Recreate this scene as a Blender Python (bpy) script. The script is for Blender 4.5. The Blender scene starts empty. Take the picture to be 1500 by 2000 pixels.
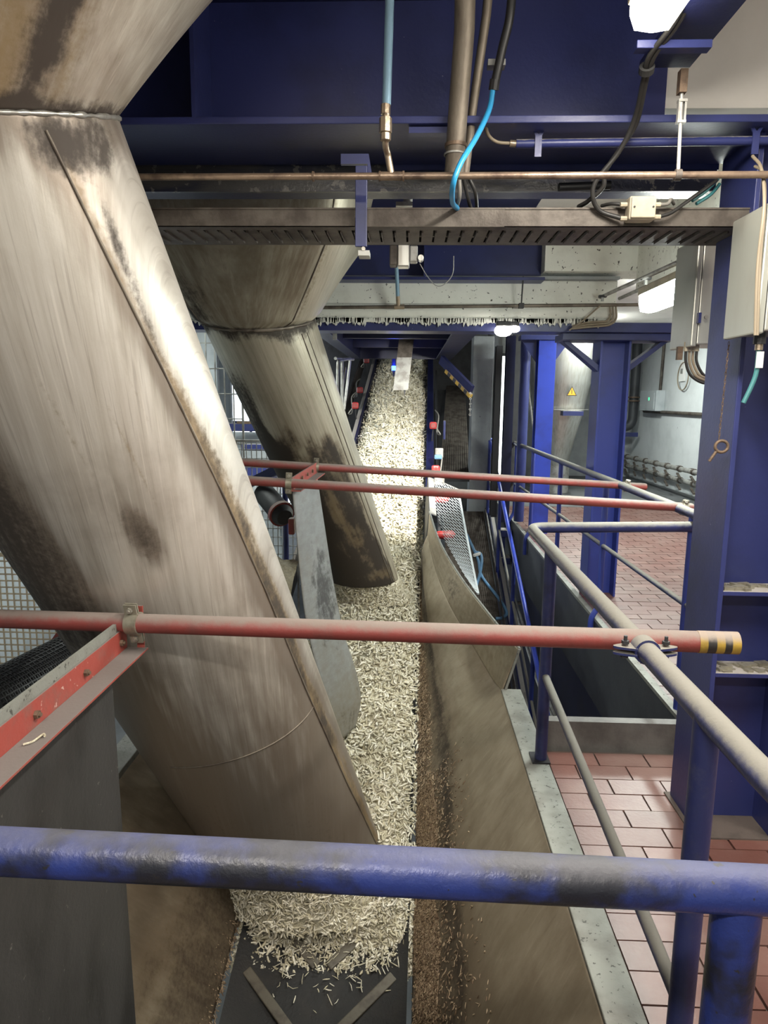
import bpy, math, random
import numpy as np
from mathutils import Vector, Matrix, noise as mnoise
random.seed(7); rng = np.random.default_rng(7)
PI = math.pi
S = bpy.context.scene
COL = S.collection

# ------------------------------------------------------------------ camera, world, exposure
F_PX, EYE = 1340.0, 1.807
CAM_R = Matrix.Rotation(math.radians(2.1), 3, 'Z') @ Matrix.Rotation(math.radians(90 - 9.3), 3, 'X') @ Matrix.Rotation(0.01, 3, 'Z')
cam_d = bpy.data.cameras.new('camera'); cam = bpy.data.objects.new('camera', cam_d); COL.objects.link(cam)
cam.matrix_world = Matrix.Translation((0, 0, EYE)) @ CAM_R.to_4x4()
cam_d.sensor_width = 36; cam_d.lens = 36 * F_PX / 2000; cam_d.clip_start = .05; cam_d.clip_end = 100
S.camera = cam
wd = bpy.data.worlds.new('hall_air'); S.world = wd; wd.use_nodes = True
wd.node_tree.nodes['Background'].inputs[0].default_value = (.86, .92, 1, 1)
wd.node_tree.nodes['Background'].inputs[1].default_value = .10
S.view_settings.view_transform = 'Standard'; S.view_settings.look = 'None'
S.view_settings.gamma = 1; S.view_settings.use_curve_mapping = False
S.view_settings.exposure = 0.55

def at(px, py, Y):
    """world point seen at photograph pixel (px, py) at forward distance Y"""
    r = CAM_R @ Vector(((px - 750) / F_PX, -(py - 1000) / F_PX, -1))
    return r * (Y / r.y) + Vector((0, 0, EYE))
V = Vector

# ------------------------------------------------------------------ materials
def nt(name):
    m = bpy.data.materials.new(name); m.use_nodes = True
    t = m.node_tree; return m, t, t.nodes, t.links, t.nodes['Principled BSDF']
def c4(c): return (c[0], c[1], c[2], 1)
def mixc(N, L, fac, a, b, mode='MIX'):
    x = N.new('ShaderNodeMix'); x.data_type = 'RGBA'; x.blend_type = mode
    for i, s in ((0, fac), (6, a), (7, b)):
        if hasattr(s, 'is_output'): L.new(s, x.inputs[i])
        else: x.inputs[i].default_value = c4(s) if i else s
    return x.outputs[2]
def ramp(N, L, src, lo, hi, a=0.0, b=1.0):
    x = N.new('ShaderNodeMapRange'); L.new(src, x.inputs[0]); x.interpolation_type = 'SMOOTHSTEP'
    for i, v in ((1, lo), (2, hi), (3, a), (4, b)): x.inputs[i].default_value = v
    return x.outputs[0]
def nois(N, L, vec, scale, detail=5, rough=.6):
    x = N.new('ShaderNodeTexNoise'); x.inputs['Scale'].default_value = scale
    x.inputs['Detail'].default_value = detail; x.inputs['Roughness'].default_value = rough
    if vec is not None: L.new(vec, x.inputs['Vector'])
    return x.outputs['Fac']
def mul(N, L, a, b, op='MULTIPLY'):
    x = N.new('ShaderNodeMath'); x.operation = op
    for i, s in ((0, a), (1, b)):
        if hasattr(s, 'is_output'): L.new(s, x.inputs[i])
        else: x.inputs[i].default_value = s
    return x.outputs[0]

def pmat(name, col, col2=None, rough=.5, metal=0.0, scale=6, lo=.45, hi=.7, stretch=None, dust=None, dust_lo=.25, dust_hi=.9,
         dust_amt=1.0, bump=.15, bscale=None, chips=None, chip_col=(.5, .5, .5), chip_scale=40, rnd=0.0, rough2=None, coord='pos', emit=None):
    m, t, N, L, B = nt(name)
    g = N.new('ShaderNodeNewGeometry'); pos = g.outputs['Position']
    if coord == 'obj':
        tc = N.new('ShaderNodeTexCoord'); pos = tc.outputs['Object']
    if stretch:
        mp = N.new('ShaderNodeMapping'); mp.inputs['Scale'].default_value = stretch; L.new(pos, mp.inputs[0]); vec = mp.outputs[0]
    else: vec = pos
    n1 = nois(N, L, vec, scale)
    c = N.new('ShaderNodeRGB'); c.outputs[0].default_value = c4(col); out = c.outputs[0]
    if col2 is not None:
        out = mixc(N, L, ramp(N, L, n1, lo, hi), out, col2)
    if rnd:
        oi = N.new('ShaderNodeObjectInfo'); k = ramp(N, L, oi.outputs['Random'], 0, 1, 1 - rnd, 1 + rnd)
        hs = N.new('ShaderNodeHueSaturation'); L.new(k, hs.inputs['Value']); L.new(out, hs.inputs['Color']); out = hs.outputs[0]
    if chips:
        n2 = nois(N, L, pos, chip_scale, 3); out = mixc(N, L, ramp(N, L, n2, chips, chips + .04), out, chip_col)
    r0 = rough
    if dust is not None:
        sx = N.new('ShaderNodeSeparateXYZ'); L.new(g.outputs['Normal'], sx.inputs[0])
        n3 = nois(N, L, pos, 22, 6, .7)
        s = mul(N, L, sx.outputs[2], mul(N, L, mul(N, L, n3, .5, 'SUBTRACT'), .9), 'ADD')
        f = mul(N, L, ramp(N, L, s, dust_lo, dust_hi), dust_amt)
        out = mixc(N, L, f, out, dust)
        L.new(ramp(N, L, f, 0, 1, rough, .9), B.inputs['Roughness']); r0 = None
    elif rough2 is not None:
        L.new(ramp(N, L, n1, lo, hi, rough, rough2), B.inputs['Roughness']); r0 = None
    if r0 is not None: B.inputs['Roughness'].default_value = r0
    L.new(out, B.inputs['Base Color']); B.inputs['Metallic'].default_value = metal
    if bump:
        bp = N.new('ShaderNodeBump'); bp.inputs['Strength'].default_value = bump; bp.inputs['Distance'].default_value = .01
        L.new(nois(N, L, pos, bscale or 60, 4), bp.inputs['Height']); L.new(bp.outputs[0], B.inputs['Normal'])
    if emit:
        B.inputs['Emission Color'].default_value = c4(emit[0]); B.inputs['Emission Strength'].default_value = emit[1]
    return m

M = {}
M['blue'] = pmat('blue_paint', (.026, .034, .135), (.019, .025, .095), .40, 0, 3, chips=.74, chip_col=(.35, .36, .42), chip_scale=55, dust=(.30, .28, .26), dust_lo=.5, bump=.08)
M['blue_mid'] = pmat('mid_blue_paint', (.030, .046, .24), (.026, .038, .19), .38, 0, 3, chips=.74, chip_col=(.4, .42, .5), chip_scale=60, bump=.06)
M['blue_bright'] = pmat('bright_blue_paint', (.030, .055, .38), (.026, .042, .26), .35, 0, 3, chips=.76, chip_col=(.4, .42, .5), bump=.05)
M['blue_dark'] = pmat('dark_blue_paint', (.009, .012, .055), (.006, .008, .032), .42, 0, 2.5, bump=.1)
M['weathered'] = pmat('weathered_navy_steel', (.030, .032, .055), (.075, .072, .07), .35, .2, 4, .42, .62, stretch=(.5, 1, 3), chips=.60, chip_col=(.17, .16, .15), chip_scale=25, bump=.2)
M['rail'] = pmat('dusty_blue_rail', (.025, .032, .115), (.016, .020, .06), .42, 0, 9, .45, .75, dust=(.20, .19, .165), dust_lo=.0, dust_hi=.8, bump=.12)
M['rail_front'] = pmat('worn_blue_rail', (.020, .036, .18), (.013, .014, .022), .34, .1, 4.2, .46, .60, dust=(.12, .12, .135), dust_lo=.2, dust_hi=1.2, dust_amt=.6, chips=.66, chip_col=(.02, .02, .024), chip_scale=45, bump=.2)
M['red'] = pmat('red_oxide_paint', (.235, .048, .042), (.18, .055, .048), .5, 0, 7, dust=(.21, .17, .15), dust_lo=.0, dust_hi=.95, bump=.12)
M['red_bright'] = pmat('red_steel_paint', (.30, .055, .042), (.22, .08, .065), .55, 0, 11, dust=(.15, .13, .12), dust_lo=.45, dust_hi=.85, chips=.68, chip_col=(.5, .3, .26), bump=.15)
M['red_plastic'] = pmat('red_plastic', (.36, .03, .03), None, .4, bump=0)
M['galv'] = pmat('galvanised_steel', (.42, .42, .40), (.26, .25, .23), .5, .5, 9, .4, .65, bump=.08)
M['galv_dull'] = pmat('grimy_galvanised_steel', (.125, .108, .092), (.06, .048, .04), .6, .35, 8, .38, .66, bump=.2)
M['steel_plate'] = pmat('dull_steel_plate', (.06, .058, .057), (.028, .027, .026), .5, .35, 4, .38, .68, stretch=(1, 1, .35), chips=.69, chip_col=(.16, .15, .14), chip_scale=35, bump=.15)
M['blade'] = pmat('grey_guide_plate', (.27, .285, .29), (.13, .13, .13), .45, .35, 3, .45, .7, stretch=(1, 1, .4), bump=.1)
M['pipe'] = pmat('brown_steel_pipe', (.30, .22, .16), (.13, .09, .07), .32, .6, 12, .4, .7, bump=.15)
M['conduit'] = pmat('grimy_conduit', (.20, .17, .135), (.10, .08, .065), .5, .4, 6, .4, .65, stretch=(1, 1, .3), bump=.15)
M['inox'] = pmat('brushed_stainless', (.50, .50, .47), (.38, .36, .32), .32, .75, 4, .4, .7, stretch=(8, 8, .6), bump=.05, rough2=.45)
M['inox_box'] = pmat('stainless_cabinet', (.46, .47, .42), (.36, .33, .29), .38, .55, 3, .4, .7, stretch=(1, 1, .4), bump=.03)
M['white'] = pmat('flaking_white_paint', (.82, .82, .75), (.70, .69, .62), .75, 0, 3, .4, .7, chips=.645, chip_col=(.10, .095, .085), chip_scale=30, bump=.4, bscale=14)
M['white_clean'] = pmat('white_paint', (.80, .77, .73), (.72, .69, .65), .8, 0, 2, .4, .7, bump=.25, bscale=9)
M['wall'] = pmat('pale_wall_paint', (.62, .65, .66), (.52, .55, .56), .7, 0, 1.5, .4, .7, chips=.73, chip_col=(.2, .2, .2), chip_scale=14, bump=.25, bscale=20)
M['concrete'] = pmat('grey_concrete', (.36, .38, .39), (.29, .31, .32), .8, 0, 4, .4, .7, chips=.72, chip_col=(.16, .16, .17), chip_scale=12, bump=.3)
M['floor_dark'] = pmat('dark_concrete', (.11, .115, .12), (.075, .08, .08), .55, 0, 2, .4, .7, bump=.2)
M['toe'] = pmat('dull_toe_steel', (.15, .145, .135), (.09, .085, .08), .55, .2, 5, .4, .7, bump=.2)
M['fascia'] = pmat('grey_steel_fascia', (.065, .07, .078), (.045, .048, .055), .5, .2, 3, .4, .7, bump=.12)
M['coping'] = pmat('grey_coping_steel', (.24, .245, .22), (.16, .155, .135), .6, .2, 6, .4, .7, chips=.63, chip_col=(.07, .07, .06), chip_scale=48, bump=.25)
M['tile'] = pmat('red_clay_tile', (.135, .058, .046), (.18, .105, .088), .40, 0, 2.2, .38, .66, chips=.745, chip_col=(.42, .36, .32), chip_scale=60, rnd=.14, bump=.12)
M['grout'] = pmat('dark_grout', (.095, .075, .065), (.06, .048, .042), .85, 0, 8, bump=.3)
M['black'] = pmat('black_rubber', (.010, .010, .010), (.018, .016, .014), .65, 0, 9, chips=.72, chip_col=(.09, .075, .05), chip_scale=70, bump=.3)
M['black_plastic'] = pmat('black_plastic', (.015, .015, .017), None, .45, bump=0)
M['dark'] = pmat('dark_machine_grey', (.04, .04, .042), (.025, .025, .025), .6, .2, 5, bump=.1)
M['cleat'] = pmat('worn_rubber_cleat', (.11, .098, .075), (.06, .05, .04), .6, 0, 12, bump=.2)
M['cable'] = pmat('black_cable', (.02, .019, .018), None, .5, bump=0)
M['cable_grey'] = pmat('grey_cable', (.20, .19, .17), None, .5, bump=0)
M['cable_tan'] = pmat('tan_cable', (.25, .205, .145), None, .5, bump=0)
M['cable_teal'] = pmat('teal_cable', (.04, .16, .17), None, .45, bump=0)
M['hose'] = pmat('blue_hose', (.03, .28, .56), None, .35, bump=0)
M['hose_dusty'] = pmat('dusty_blue_hose', (.10, .22, .38), (.13, .25, .38), .5, 0, 20, bump=.1)
M['pipe_blue'] = pmat('pale_blue_pipe', (.22, .36, .48), (.10, .12, .14), .45, .2, 3, .55, .8, bump=.1)
M['brass'] = pmat('tarnished_fitting', (.42, .34, .25), (.26, .2, .15), .3, .7, 14, bump=.1)
M['bolt'] = pmat('zinc_bolt', (.40, .38, .33), (.24, .22, .2), .4, .6, 25, bump=.05)
M['clamp'] = pmat('zinc_clamp', (.31, .29, .23), (.20, .18, .14), .45, .5, 18, bump=.1)
M['rust'] = pmat('rusty_iron', (.16, .11, .075), (.08, .055, .04), .6, .4, 25, bump=.3)
M['ivory'] = pmat('ivory_plastic', (.50, .44, .32), (.38, .33, .25), .5, 0, 8, bump=.05)
M['yellow'] = pmat('yellow_paint', (.42, .27, .04), (.25, .17, .04), .5, 0, 12, dust=(.27, .22, .18), dust_lo=.15, dust_hi=.8, bump=.1)
M['hazard_black'] = pmat('black_paint', (.03, .028, .026), None, .5, dust=(.25, .21, .18), dust_lo=.15, dust_hi=.8, bump=.1)
M['orange'] = pmat('orange_sign', (.75, .36, .03), None, .5, bump=0)
M['paper'] = pmat('white_label', (.7, .7, .68), None, .6, bump=0)
M['lens'] = pmat('lit_lamp_cover', (.9, .9, .85), None, .4, bump=0, emit=((1, .93, .80), 20))
M['lens_cool'] = pmat('lit_cool_lamp_cover', (.9, .9, .9), None, .4, bump=0, emit=((.93, 1, .93), 55))
M['flood'] = pmat('lit_flood_glass', (.9, .9, .9), None, .4, bump=0, emit=((1, .97, .88), 12))
M['led_blue'] = pmat('lit_blue_led', (.1, .2, .9), None, .4, bump=0, emit=((.02, .07, 1), 14))
M['led_green'] = pmat('lit_green_led', (.1, .8, .3), None, .4, bump=0, emit=((.05, .8, .3), 1.2))
M['window_glow'] = pmat('daylit_window_pane', (.8, .85, .9), None, .3, bump=0, emit=((.85, .92, 1), 2.2))
M['pale_steel'] = pmat('pale_machine_paint', (.46, .50, .52), (.36, .40, .42), .6, 0, 3, bump=.1)

def cossette_mat(name, a, b, dark, isl=True):
    m, t, N, L, B = nt(name)
    g = N.new('ShaderNodeNewGeometry'); n1 = nois(N, L, g.outputs['Position'], 3.2, 4)
    src = g.outputs['Random Per Island'] if isl else nois(N, L, g.outputs['Position'], 40, 5, .7)
    out = mixc(N, L, ramp(N, L, src, .15 if isl else .4, .95 if isl else .65), a, b)
    out = mixc(N, L, ramp(N, L, n1, .55, .8, 0, .6), out, dark)
    L.new(out, B.inputs['Base Color']); B.inputs['Roughness'].default_value = .45
    B.inputs['Specular IOR Level'].default_value = .4
    if not isl:
        bp = N.new('ShaderNodeBump'); bp.inputs['Distance'].default_value = .02; bp.inputs['Strength'].default_value = .8
        L.new(nois(N, L, g.outputs['Position'], 55, 5, .7), bp.inputs['Height']); L.new(bp.outputs[0], B.inputs['Normal'])
    return m
M['coss'] = cossette_mat('sliced_beet', (.55, .50, .36), (.84, .80, .68), (.46, .41, .28))
M['coss_bed'] = cossette_mat('sliced_beet_bed', (.56, .51, .37), (.80, .75, .60), (.52, .46, .32), False)
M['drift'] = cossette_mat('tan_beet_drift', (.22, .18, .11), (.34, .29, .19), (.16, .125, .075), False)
M['crumb'] = cossette_mat('brown_beet_crumb', (.16, .105, .065), (.42, .32, .21), (.12, .08, .05))

def stained_metal(name, base, base2, brown, black, rough=.38, metal=.45, streak=90, run=False):
    """sheet metal; streaks follow the UV (u round, v down) or, with run, the way liquid runs; the 'stain' colour attribute carries dark (r), ochre (g), film (b)"""
    m, t, N, L, B = nt(name)
    g = N.new('ShaderNodeNewGeometry')
    if run: src = g.outputs['Position']; scl = (streak, 1.2, 1.7)
    else:
        uv = N.new('ShaderNodeUVMap'); uv.uv_map = 'UVMap'; src = uv.outputs[0]; scl = (streak, 5, 1)
    mp = N.new('ShaderNodeMapping'); mp.inputs['Scale'].default_value = scl; L.new(src, mp.inputs[0])
    st = nois(N, L, mp.outputs[0], 1, 6, .65)
    mp2 = N.new('ShaderNodeMapping'); mp2.inputs['Scale'].default_value = (scl[0] * 4, scl[1] * 1.5, scl[2] * 1.5); L.new(src, mp2.inputs[0])
    st2 = nois(N, L, mp2.outputs[0], 1, 3, .6)
    big = nois(N, L, g.outputs['Position'], 3.0, 5); fine = nois(N, L, g.outputs['Position'], 45, 6, .7)
    out = mixc(N, L, ramp(N, L, st, .30, .70), base, base2)
    out = mixc(N, L, ramp(N, L, big, .48, .78, 0, .42), out, brown)
    out = mixc(N, L, ramp(N, L, st2, .58, .70, 0, .35), out, tuple(min(.9, c * 1.3) for c in base))
    out = mixc(N, L, ramp(N, L, st2, .42, .30, 0, .35), out, brown)
    at_ = N.new('ShaderNodeVertexColor'); at_.layer_name = 'stain'
    sp = N.new('ShaderNodeSeparateColor'); L.new(at_.outputs[0], sp.inputs[0])
    jit = mul(N, L, mul(N, L, fine, .5, 'SUBTRACT'), .9)
    jit2 = mul(N, L, mul(N, L, st, .5, 'SUBTRACT'), .8)
    film = ramp(N, L, mul(N, L, sp.outputs[2], jit2, 'ADD'), .05, 1.0, 0, .9)
    out = mixc(N, L, film, out, brown)
    och = ramp(N, L, mul(N, L, sp.outputs[1], jit, 'ADD'), .15, .85, 0, .8)
    out = mixc(N, L, och, out, (.21, .14, .06))
    dk = ramp(N, L, mul(N, L, mul(N, L, sp.outputs[0], jit, 'ADD'), jit2, 'ADD'), .18, .9, 0, .95)
    out = mixc(N, L, dk, out, black)
    L.new(out, B.inputs['Base Color'])
    mx = mul(N, L, och, dk, 'MAXIMUM'); L.new(ramp(N, L, mx, 0, 1, rough, .75), B.inputs['Roughness'])
    L.new(ramp(N, L, mx, 0, 1, metal, .05), B.inputs['Metallic'])
    bp = N.new('ShaderNodeBump'); bp.inputs['Strength'].default_value = .06; bp.inputs['Distance'].default_value = .01
    L.new(fine, bp.inputs['Height']); L.new(bp.outputs[0], B.inputs['Normal'])
    return m
M['chute'] = stained_metal('stained_chute_steel', (.64, .605, .55), (.52, .48, .42), (.215, .175, .14), (.04, .031, .025), streak=38, run=True)
M['chute_hopper'] = stained_metal('stained_hopper_steel', (.62, .57, .49), (.48, .42, .34), (.27, .21, .155), (.035, .025, .02))
M['chute2'] = stained_metal('grimy_chute_steel', (.54, .50, .40), (.42, .38, .29), (.16, .12, .08), (.03, .023, .018))
M['trough'] = stained_metal('grimy_trough_steel', (.34, .29, .215), (.27, .225, .16), (.17, .13, .088), (.03, .022, .016), rough=.5, metal=.3, streak=12)

# ------------------------------------------------------------------ mesh helpers
ORIG = {}
class MB:
    def __init__(s): s.v = []; s.f = []
    def add(s, vs, fs):
        n = len(s.v); s.v += [tuple(p) for p in vs]; s.f += [tuple(i + n for i in f) for f in fs]; return s
    def box(s, x0, x1, y0, y1, z0, z1):
        return s.add([(x, y, z) for z in (z0, z1) for y in (y0, y1) for x in (x0, x1)],
                     [(0, 2, 3, 1), (4, 5, 7, 6), (0, 1, 5, 4), (2, 6, 7, 3), (0, 4, 6, 2), (1, 3, 7, 5)])
    def obox(s, c, ax, h):
        a, b, d = [V(q).normalized() * k for q, k in zip(ax, h)]; c = V(c)
        return s.add([c + a * i + b * j + d * k for k in (-1, 1) for j in (-1, 1) for i in (-1, 1)],
                     [(0, 2, 3, 1), (4, 5, 7, 6), (0, 1, 5, 4), (2, 6, 7, 3), (0, 4, 6, 2), (1, 3, 7, 5)])
    def bar(s, p0, p1, w, h, up=(0, 0, 1)):
        p0, p1 = V(p0), V(p1); d = (p1 - p0); l = d.length; d.normalize(); side = d.cross(V(up)).normalized(); u = side.cross(d)
        return s.obox((p0 + p1) / 2, (d, side, u), (l / 2, w / 2, h / 2))
    def tube(s, pts, r, seg=14, cap=True):
        pts = [V(p) for p in pts]; n = len(pts); rs = r if isinstance(r, (list, tuple)) else [r] * n
        t = (pts[1] - pts[0]).normalized(); u = t.orthogonal().normalized(); rings = []
        for i, p in enumerate(pts):
            tt = ((pts[i] - pts[i - 1]).normalized() if i else t) + ((pts[i + 1] - pts[i]).normalized() if i < n - 1 else V())
            tt.normalize(); u = (u - tt * u.dot(tt)).normalized(); w = tt.cross(u)
            rings.append([p + (u * math.cos(2 * PI * k / seg) + w * math.sin(2 * PI * k / seg)) * rs[i] for k in range(seg)])
        return s.loft(rings, cap)
    def loft(s, rings, cap=True, closed=True):
        n = len(s.v); k = len(rings[0])
        for r in rings: s.v += [tuple(p) for p in r]
        for i in range(len(rings) - 1):
            for j in range(k if closed else k - 1):
                a, b = n + i * k + j, n + i * k + (j + 1) % k; s.f.append((a, b, b + k, a + k))
        if cap and closed:
            s.f.append(tuple(n + j for j in reversed(range(k)))); e = n + (len(rings) - 1) * k; s.f.append(tuple(e + j for j in range(k)))
        return s
    def prism(s, poly, ext):
        poly = [V(p) for p in poly]; e = V(ext); return s.loft([poly, [p + e for p in poly]])
    def ring(s, c, axis, r0, r1, h, seg=20):
        """washer or sleeve: outer r1, inner r0, length h along axis"""
        ax = V(axis).normalized(); u = ax.orthogonal().normalized(); w = ax.cross(u); c = V(c)
        prof = [(r0, -h / 2), (r1, -h / 2), (r1, h / 2), (r0, h / 2), (r0, -h / 2)]
        rr = [[c + (u * math.cos(2 * PI * k / seg) + w * math.sin(2 * PI * k / seg)) * r + ax * z for k in range(seg)] for r, z in prof]
        return s.loft(rr, False)
    def bolt(s, c, axis, r=.009, h=.008, shaft=0):
        ax = V(axis).normalized(); u = ax.orthogonal().normalized(); w = ax.cross(u); c = V(c)
        s.loft([[c + (u * math.cos(PI * k / 3) + w * math.sin(PI * k / 3)) * r + ax * z for k in range(6)] for z in (0, h)])
        if shaft: s.tube([c + ax * h, c + ax * (h + shaft)], r * .5, 8)
        return s
    def build(s, name, mat, parent=None, smooth=None, bevel=0, label=None, cat=None, group=None, kind=None):
        a = np.array(s.v, dtype=float); lo, hi = a.min(0), a.max(0)
        o0 = np.array([(lo[0] + hi[0]) / 2, (lo[1] + hi[1]) / 2, lo[2]])
        me = bpy.data.meshes.new(name); me.from_pydata((a - o0).tolist(), [], s.f); me.update()
        me.materials.append(M[mat] if isinstance(mat, str) else mat)
        if smooth:
            me.polygons.foreach_set('use_smooth', [True] * len(me.polygons)); me.set_sharp_from_angle(angle=math.radians(smooth))
        ob = bpy.data.objects.new(name, me); COL.objects.link(ob); place(ob, o0, parent)
        if bevel:
            b = ob.modifiers.new('bevel', 'BEVEL'); b.width = bevel; b.segments = 2; b.limit_method = 'ANGLE'
        return tag(ob, label, cat, group, kind)
def place(ob, wpos, parent=None):
    ORIG[ob.name] = V(wpos)
    if parent is not None: ob.parent = parent; ob.location = V(wpos) - ORIG[parent.name]
    else: ob.location = V(wpos)
def tag(o, label=None, cat=None, group=None, kind=None):
    for k, v in (('label', label), ('category', cat), ('group', group), ('kind', kind)):
        if v: o[k] = v
    return o
def thing(name, loc, label, cat, group=None, kind=None):
    o = bpy.data.objects.new(name, None); COL.objects.link(o); o.empty_display_size = .1; place(o, loc); return tag(o, label, cat, group, kind)
def part(name, mesh, wpos, parent, rot=None):
    """a further part that shares mesh data"""
    o = bpy.data.objects.new(name, mesh); COL.objects.link(o); place(o, wpos, parent)
    if rot is not None: o.rotation_euler = rot
    return o
def fillet(pts, r, n=6):
    pts = [V(p) for p in pts]; out = [pts[0]]
    for i in range(1, len(pts) - 1):
        a, b, c = pts[i - 1], pts[i], pts[i + 1]; d0, d1 = (a - b), (c - b); k = min(r, d0.length * .49, d1.length * .49)
        p0, p1 = b + d0.normalized() * k, b + d1.normalized() * k
        out += [(p0 * (1 - q) + b * q) * (1 - q) + (b * (1 - q) + p1 * q) * q for q in [j / n for j in range(n + 1)]]
    return out + [pts[-1]]
def spline(pts, n=8):
    pts = [V(p) for p in pts]; P = [pts[0] * 2 - pts[1]] + pts + [pts[-1] * 2 - pts[-2]]; out = []
    for i in range(1, len(P) - 2):
        for j in range(n):
            q = j / n; a, b, c, d = P[i - 1:i + 3]
            out.append(.5 * ((2 * b) + (c - a) * q + (2 * a - 5 * b + 4 * c - d) * q * q + (3 * b - a - 3 * c + d) * q ** 3))
    return out + [pts[-1]]
def lerp(a, b, t): return V(a) * (1 - t) + V(b) * t

# ------------------------------------------------------------------ conveyor line (used by several builders)
SLOPE = .335
def bz(y): return -1.115 + (y - 3.1) * SLOPE
def bx(y): return -.417 + (y - 3.1) * .0233
NRM = V((0, -SLOPE, 1)).normalized()
# ================================================================== SETTING
XL, XR, YB, YF = -4.9, 5.40, -2.2, 17.0
PIT = -2.9
DECK = 3.27          # underside of the blue deck
DX = at(1347, 132, 2.60).x   # right edge of the blue deck
FE = .725             # left edge of the tiled floor
def struct(mb, name, mat, **k): return mb.build(name, mat, kind='structure', **k)
EDGE = 1.60            # edge of the tiled floor along the stair pit
NEAR_END = 3.40        # where the near tiled floor stops
fl = MB()
fl.box(FE, XR, -2.2, NEAR_END, -.22, -.012); fl.box(EDGE, XR, NEAR_END, 11.9, -.22, -.012); fl.box(XL, FE, -2.2, .95, -.22, -.012)
floor = struct(fl, 'floor', 'grout')
struct(MB().box(EDGE, XR, 11.9, YF, -.22, 0).box(-1, EDGE, 15.4, YF, -.22, 0), 'floor_concrete', 'floor_dark')
struct(MB().box(XL, EDGE, .95, YF, PIT - .1, PIT), 'floor_pit', 'floor_dark')
struct(MB().box(XR, XR + .2, YB, YF, -.2, 4.0), 'wall_right', 'wall')
struct(MB().box(XL - .2, XL, YB, YF, PIT, 4.0), 'wall_left', 'pale_steel')
struct(MB().box(XL, XR, YF, YF + .2, PIT, 4.0), 'wall_back', 'concrete')
struct(MB().box(-2.1, 1.35, 15.7, 15.8, -1, DECK), 'wall_partition', 'dark')
struct(MB().box(XL, XR, YB - .2, YB, PIT, 4.0), 'wall_front', 'wall')
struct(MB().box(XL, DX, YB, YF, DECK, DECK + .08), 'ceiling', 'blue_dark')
struct(MB().box(DX, XR, YB, YF, DECK + .05, DECK + .15), 'ceiling_concrete', 'white_clean')
struct(MB().box(FE, EDGE, .9, 1.0, PIT, -.22).box(XL, FE, .85, .95, PIT, -.22), 'wall_pit', 'concrete')

# tiles: long clay tiles, running bond, along X
TL, TW = .252, .127
tm = MB().box(-TL / 2 + .004, TL / 2 - .004, -TW / 2 + .003, TW / 2 - .003, -.012, .0)
me = bpy.data.meshes.new('tile'); me.from_pydata([V(p) for p in tm.v], [], tm.f); me.materials.append(M['tile']); me.update()
spots = []
row = 0; y = .2 + TW * .45
while y < 11.85:
    lim = FE if y < NEAR_END - .05 else EDGE
    x = lim + TL / 2 + .004
    if row % 2: spots.append((lim + TL / 4 + .004, y, .5)); x += TL / 2
    while x < XR: spots.append((x, y, 1.0)); x += TL
    y += TW; row += 1
def seen(x, y, k=1): return y > 1.5 and (x + .1) / y < .60 and not (y < 3.3 and x > 2.0)
inview = sorted([s for s in spots if seen(*s)], key=lambda s: s[0] ** 2 + s[1] ** 2)
rest = inview[300:] + [s for s in spots if not seen(*s)]
for x, y, k in inview[:300]:
    o = part('tile', me, (x, y, random.uniform(-.0015, .0015)), floor)
    if k < 1: o.scale.x = k * .985
tb = MB()
for x, y, k in rest: tb.box(x - TL * k / 2 + .004, x + TL * k / 2 - .004, y - TW / 2 + .003, y + TW / 2 - .003, -.012, random.uniform(-.0015, .0015))
tb.build('tile_field', 'tile', floor, kind='stuff')

# white concrete beams beside the blue deck
def zat(py, Y, px=750): return at(px, py, Y).z
struct(MB().box(DX, XR, 2.86, 3.25, 2.91, DECK + .05), 'trim_1', 'white_clean')
struct(MB().box(1.10, 2.05, 6.02, 6.4, 2.88, DECK + .05), 'trim_2', 'white')
struct(MB().box(1.86, 2.27, 3.25, 6.02, 2.70, DECK + .05), 'trim_3', 'white')

# ------------------------------------------------------------------ girders
def girder(name, label, y0, y1, zb, ztop, x0, x1, web_y, stiff, web_x1=None):
    t = thing(name, ((x0 + x1) / 2, (y0 + y1) / 2, zb), label, 'girder', 'deck girders')
    MB().box(x0, x1, y0, y1, zb, zb + .025).build('bottom_flange', 'blue', t, bevel=.003)
    MB().box(x0, web_x1 or x1, web_y - .008, web_y + .008, zb + .025, ztop).build('web', 'blue', t)
    for sx in stiff:
        MB().box(sx - .007, sx + .007, y0 + .01, web_y - .008, zb + .025, ztop).build('stiffener', 'blue', t)
    return t
girder('steel_girder', 'large dark blue plate girder crossing overhead nearest the camera', 2.60, 3.03, zat(241, 2.60), DECK, -3.4, 2.8, 2.83, (-2.3, at(390, 140, 2.7).x), DX)
girder('steel_girder', 'blue plate girder above the peeling white beam behind the cable tray', 5.98, 6.40, zat(546, 5.98), DECK, -3.4, 1.10, 6.2, (-1.7, .1))
t = thing('channel_beam', (-.4, 3.06, zat(374, 3.05)), 'weathered glossy blue channel beam spanning under the nearest girder', 'beam')
MB().box(-3.4, 1.24, 3.05, 3.07, zat(374, 3.05), zat(303, 3.05)).build('web', 'weathered', t)
MB().box(-3.4, 1.24, 3.07, 3.16, zat(374, 3.05), zat(374, 3.05) + .012).build('flange', 'blue_dark', t)
MB().box(-.1, 1.24, 3.035, 3.05, zat(335, 3.05), zat(308, 3.05)).build('stiffening_plate', 'blue', t)
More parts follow.
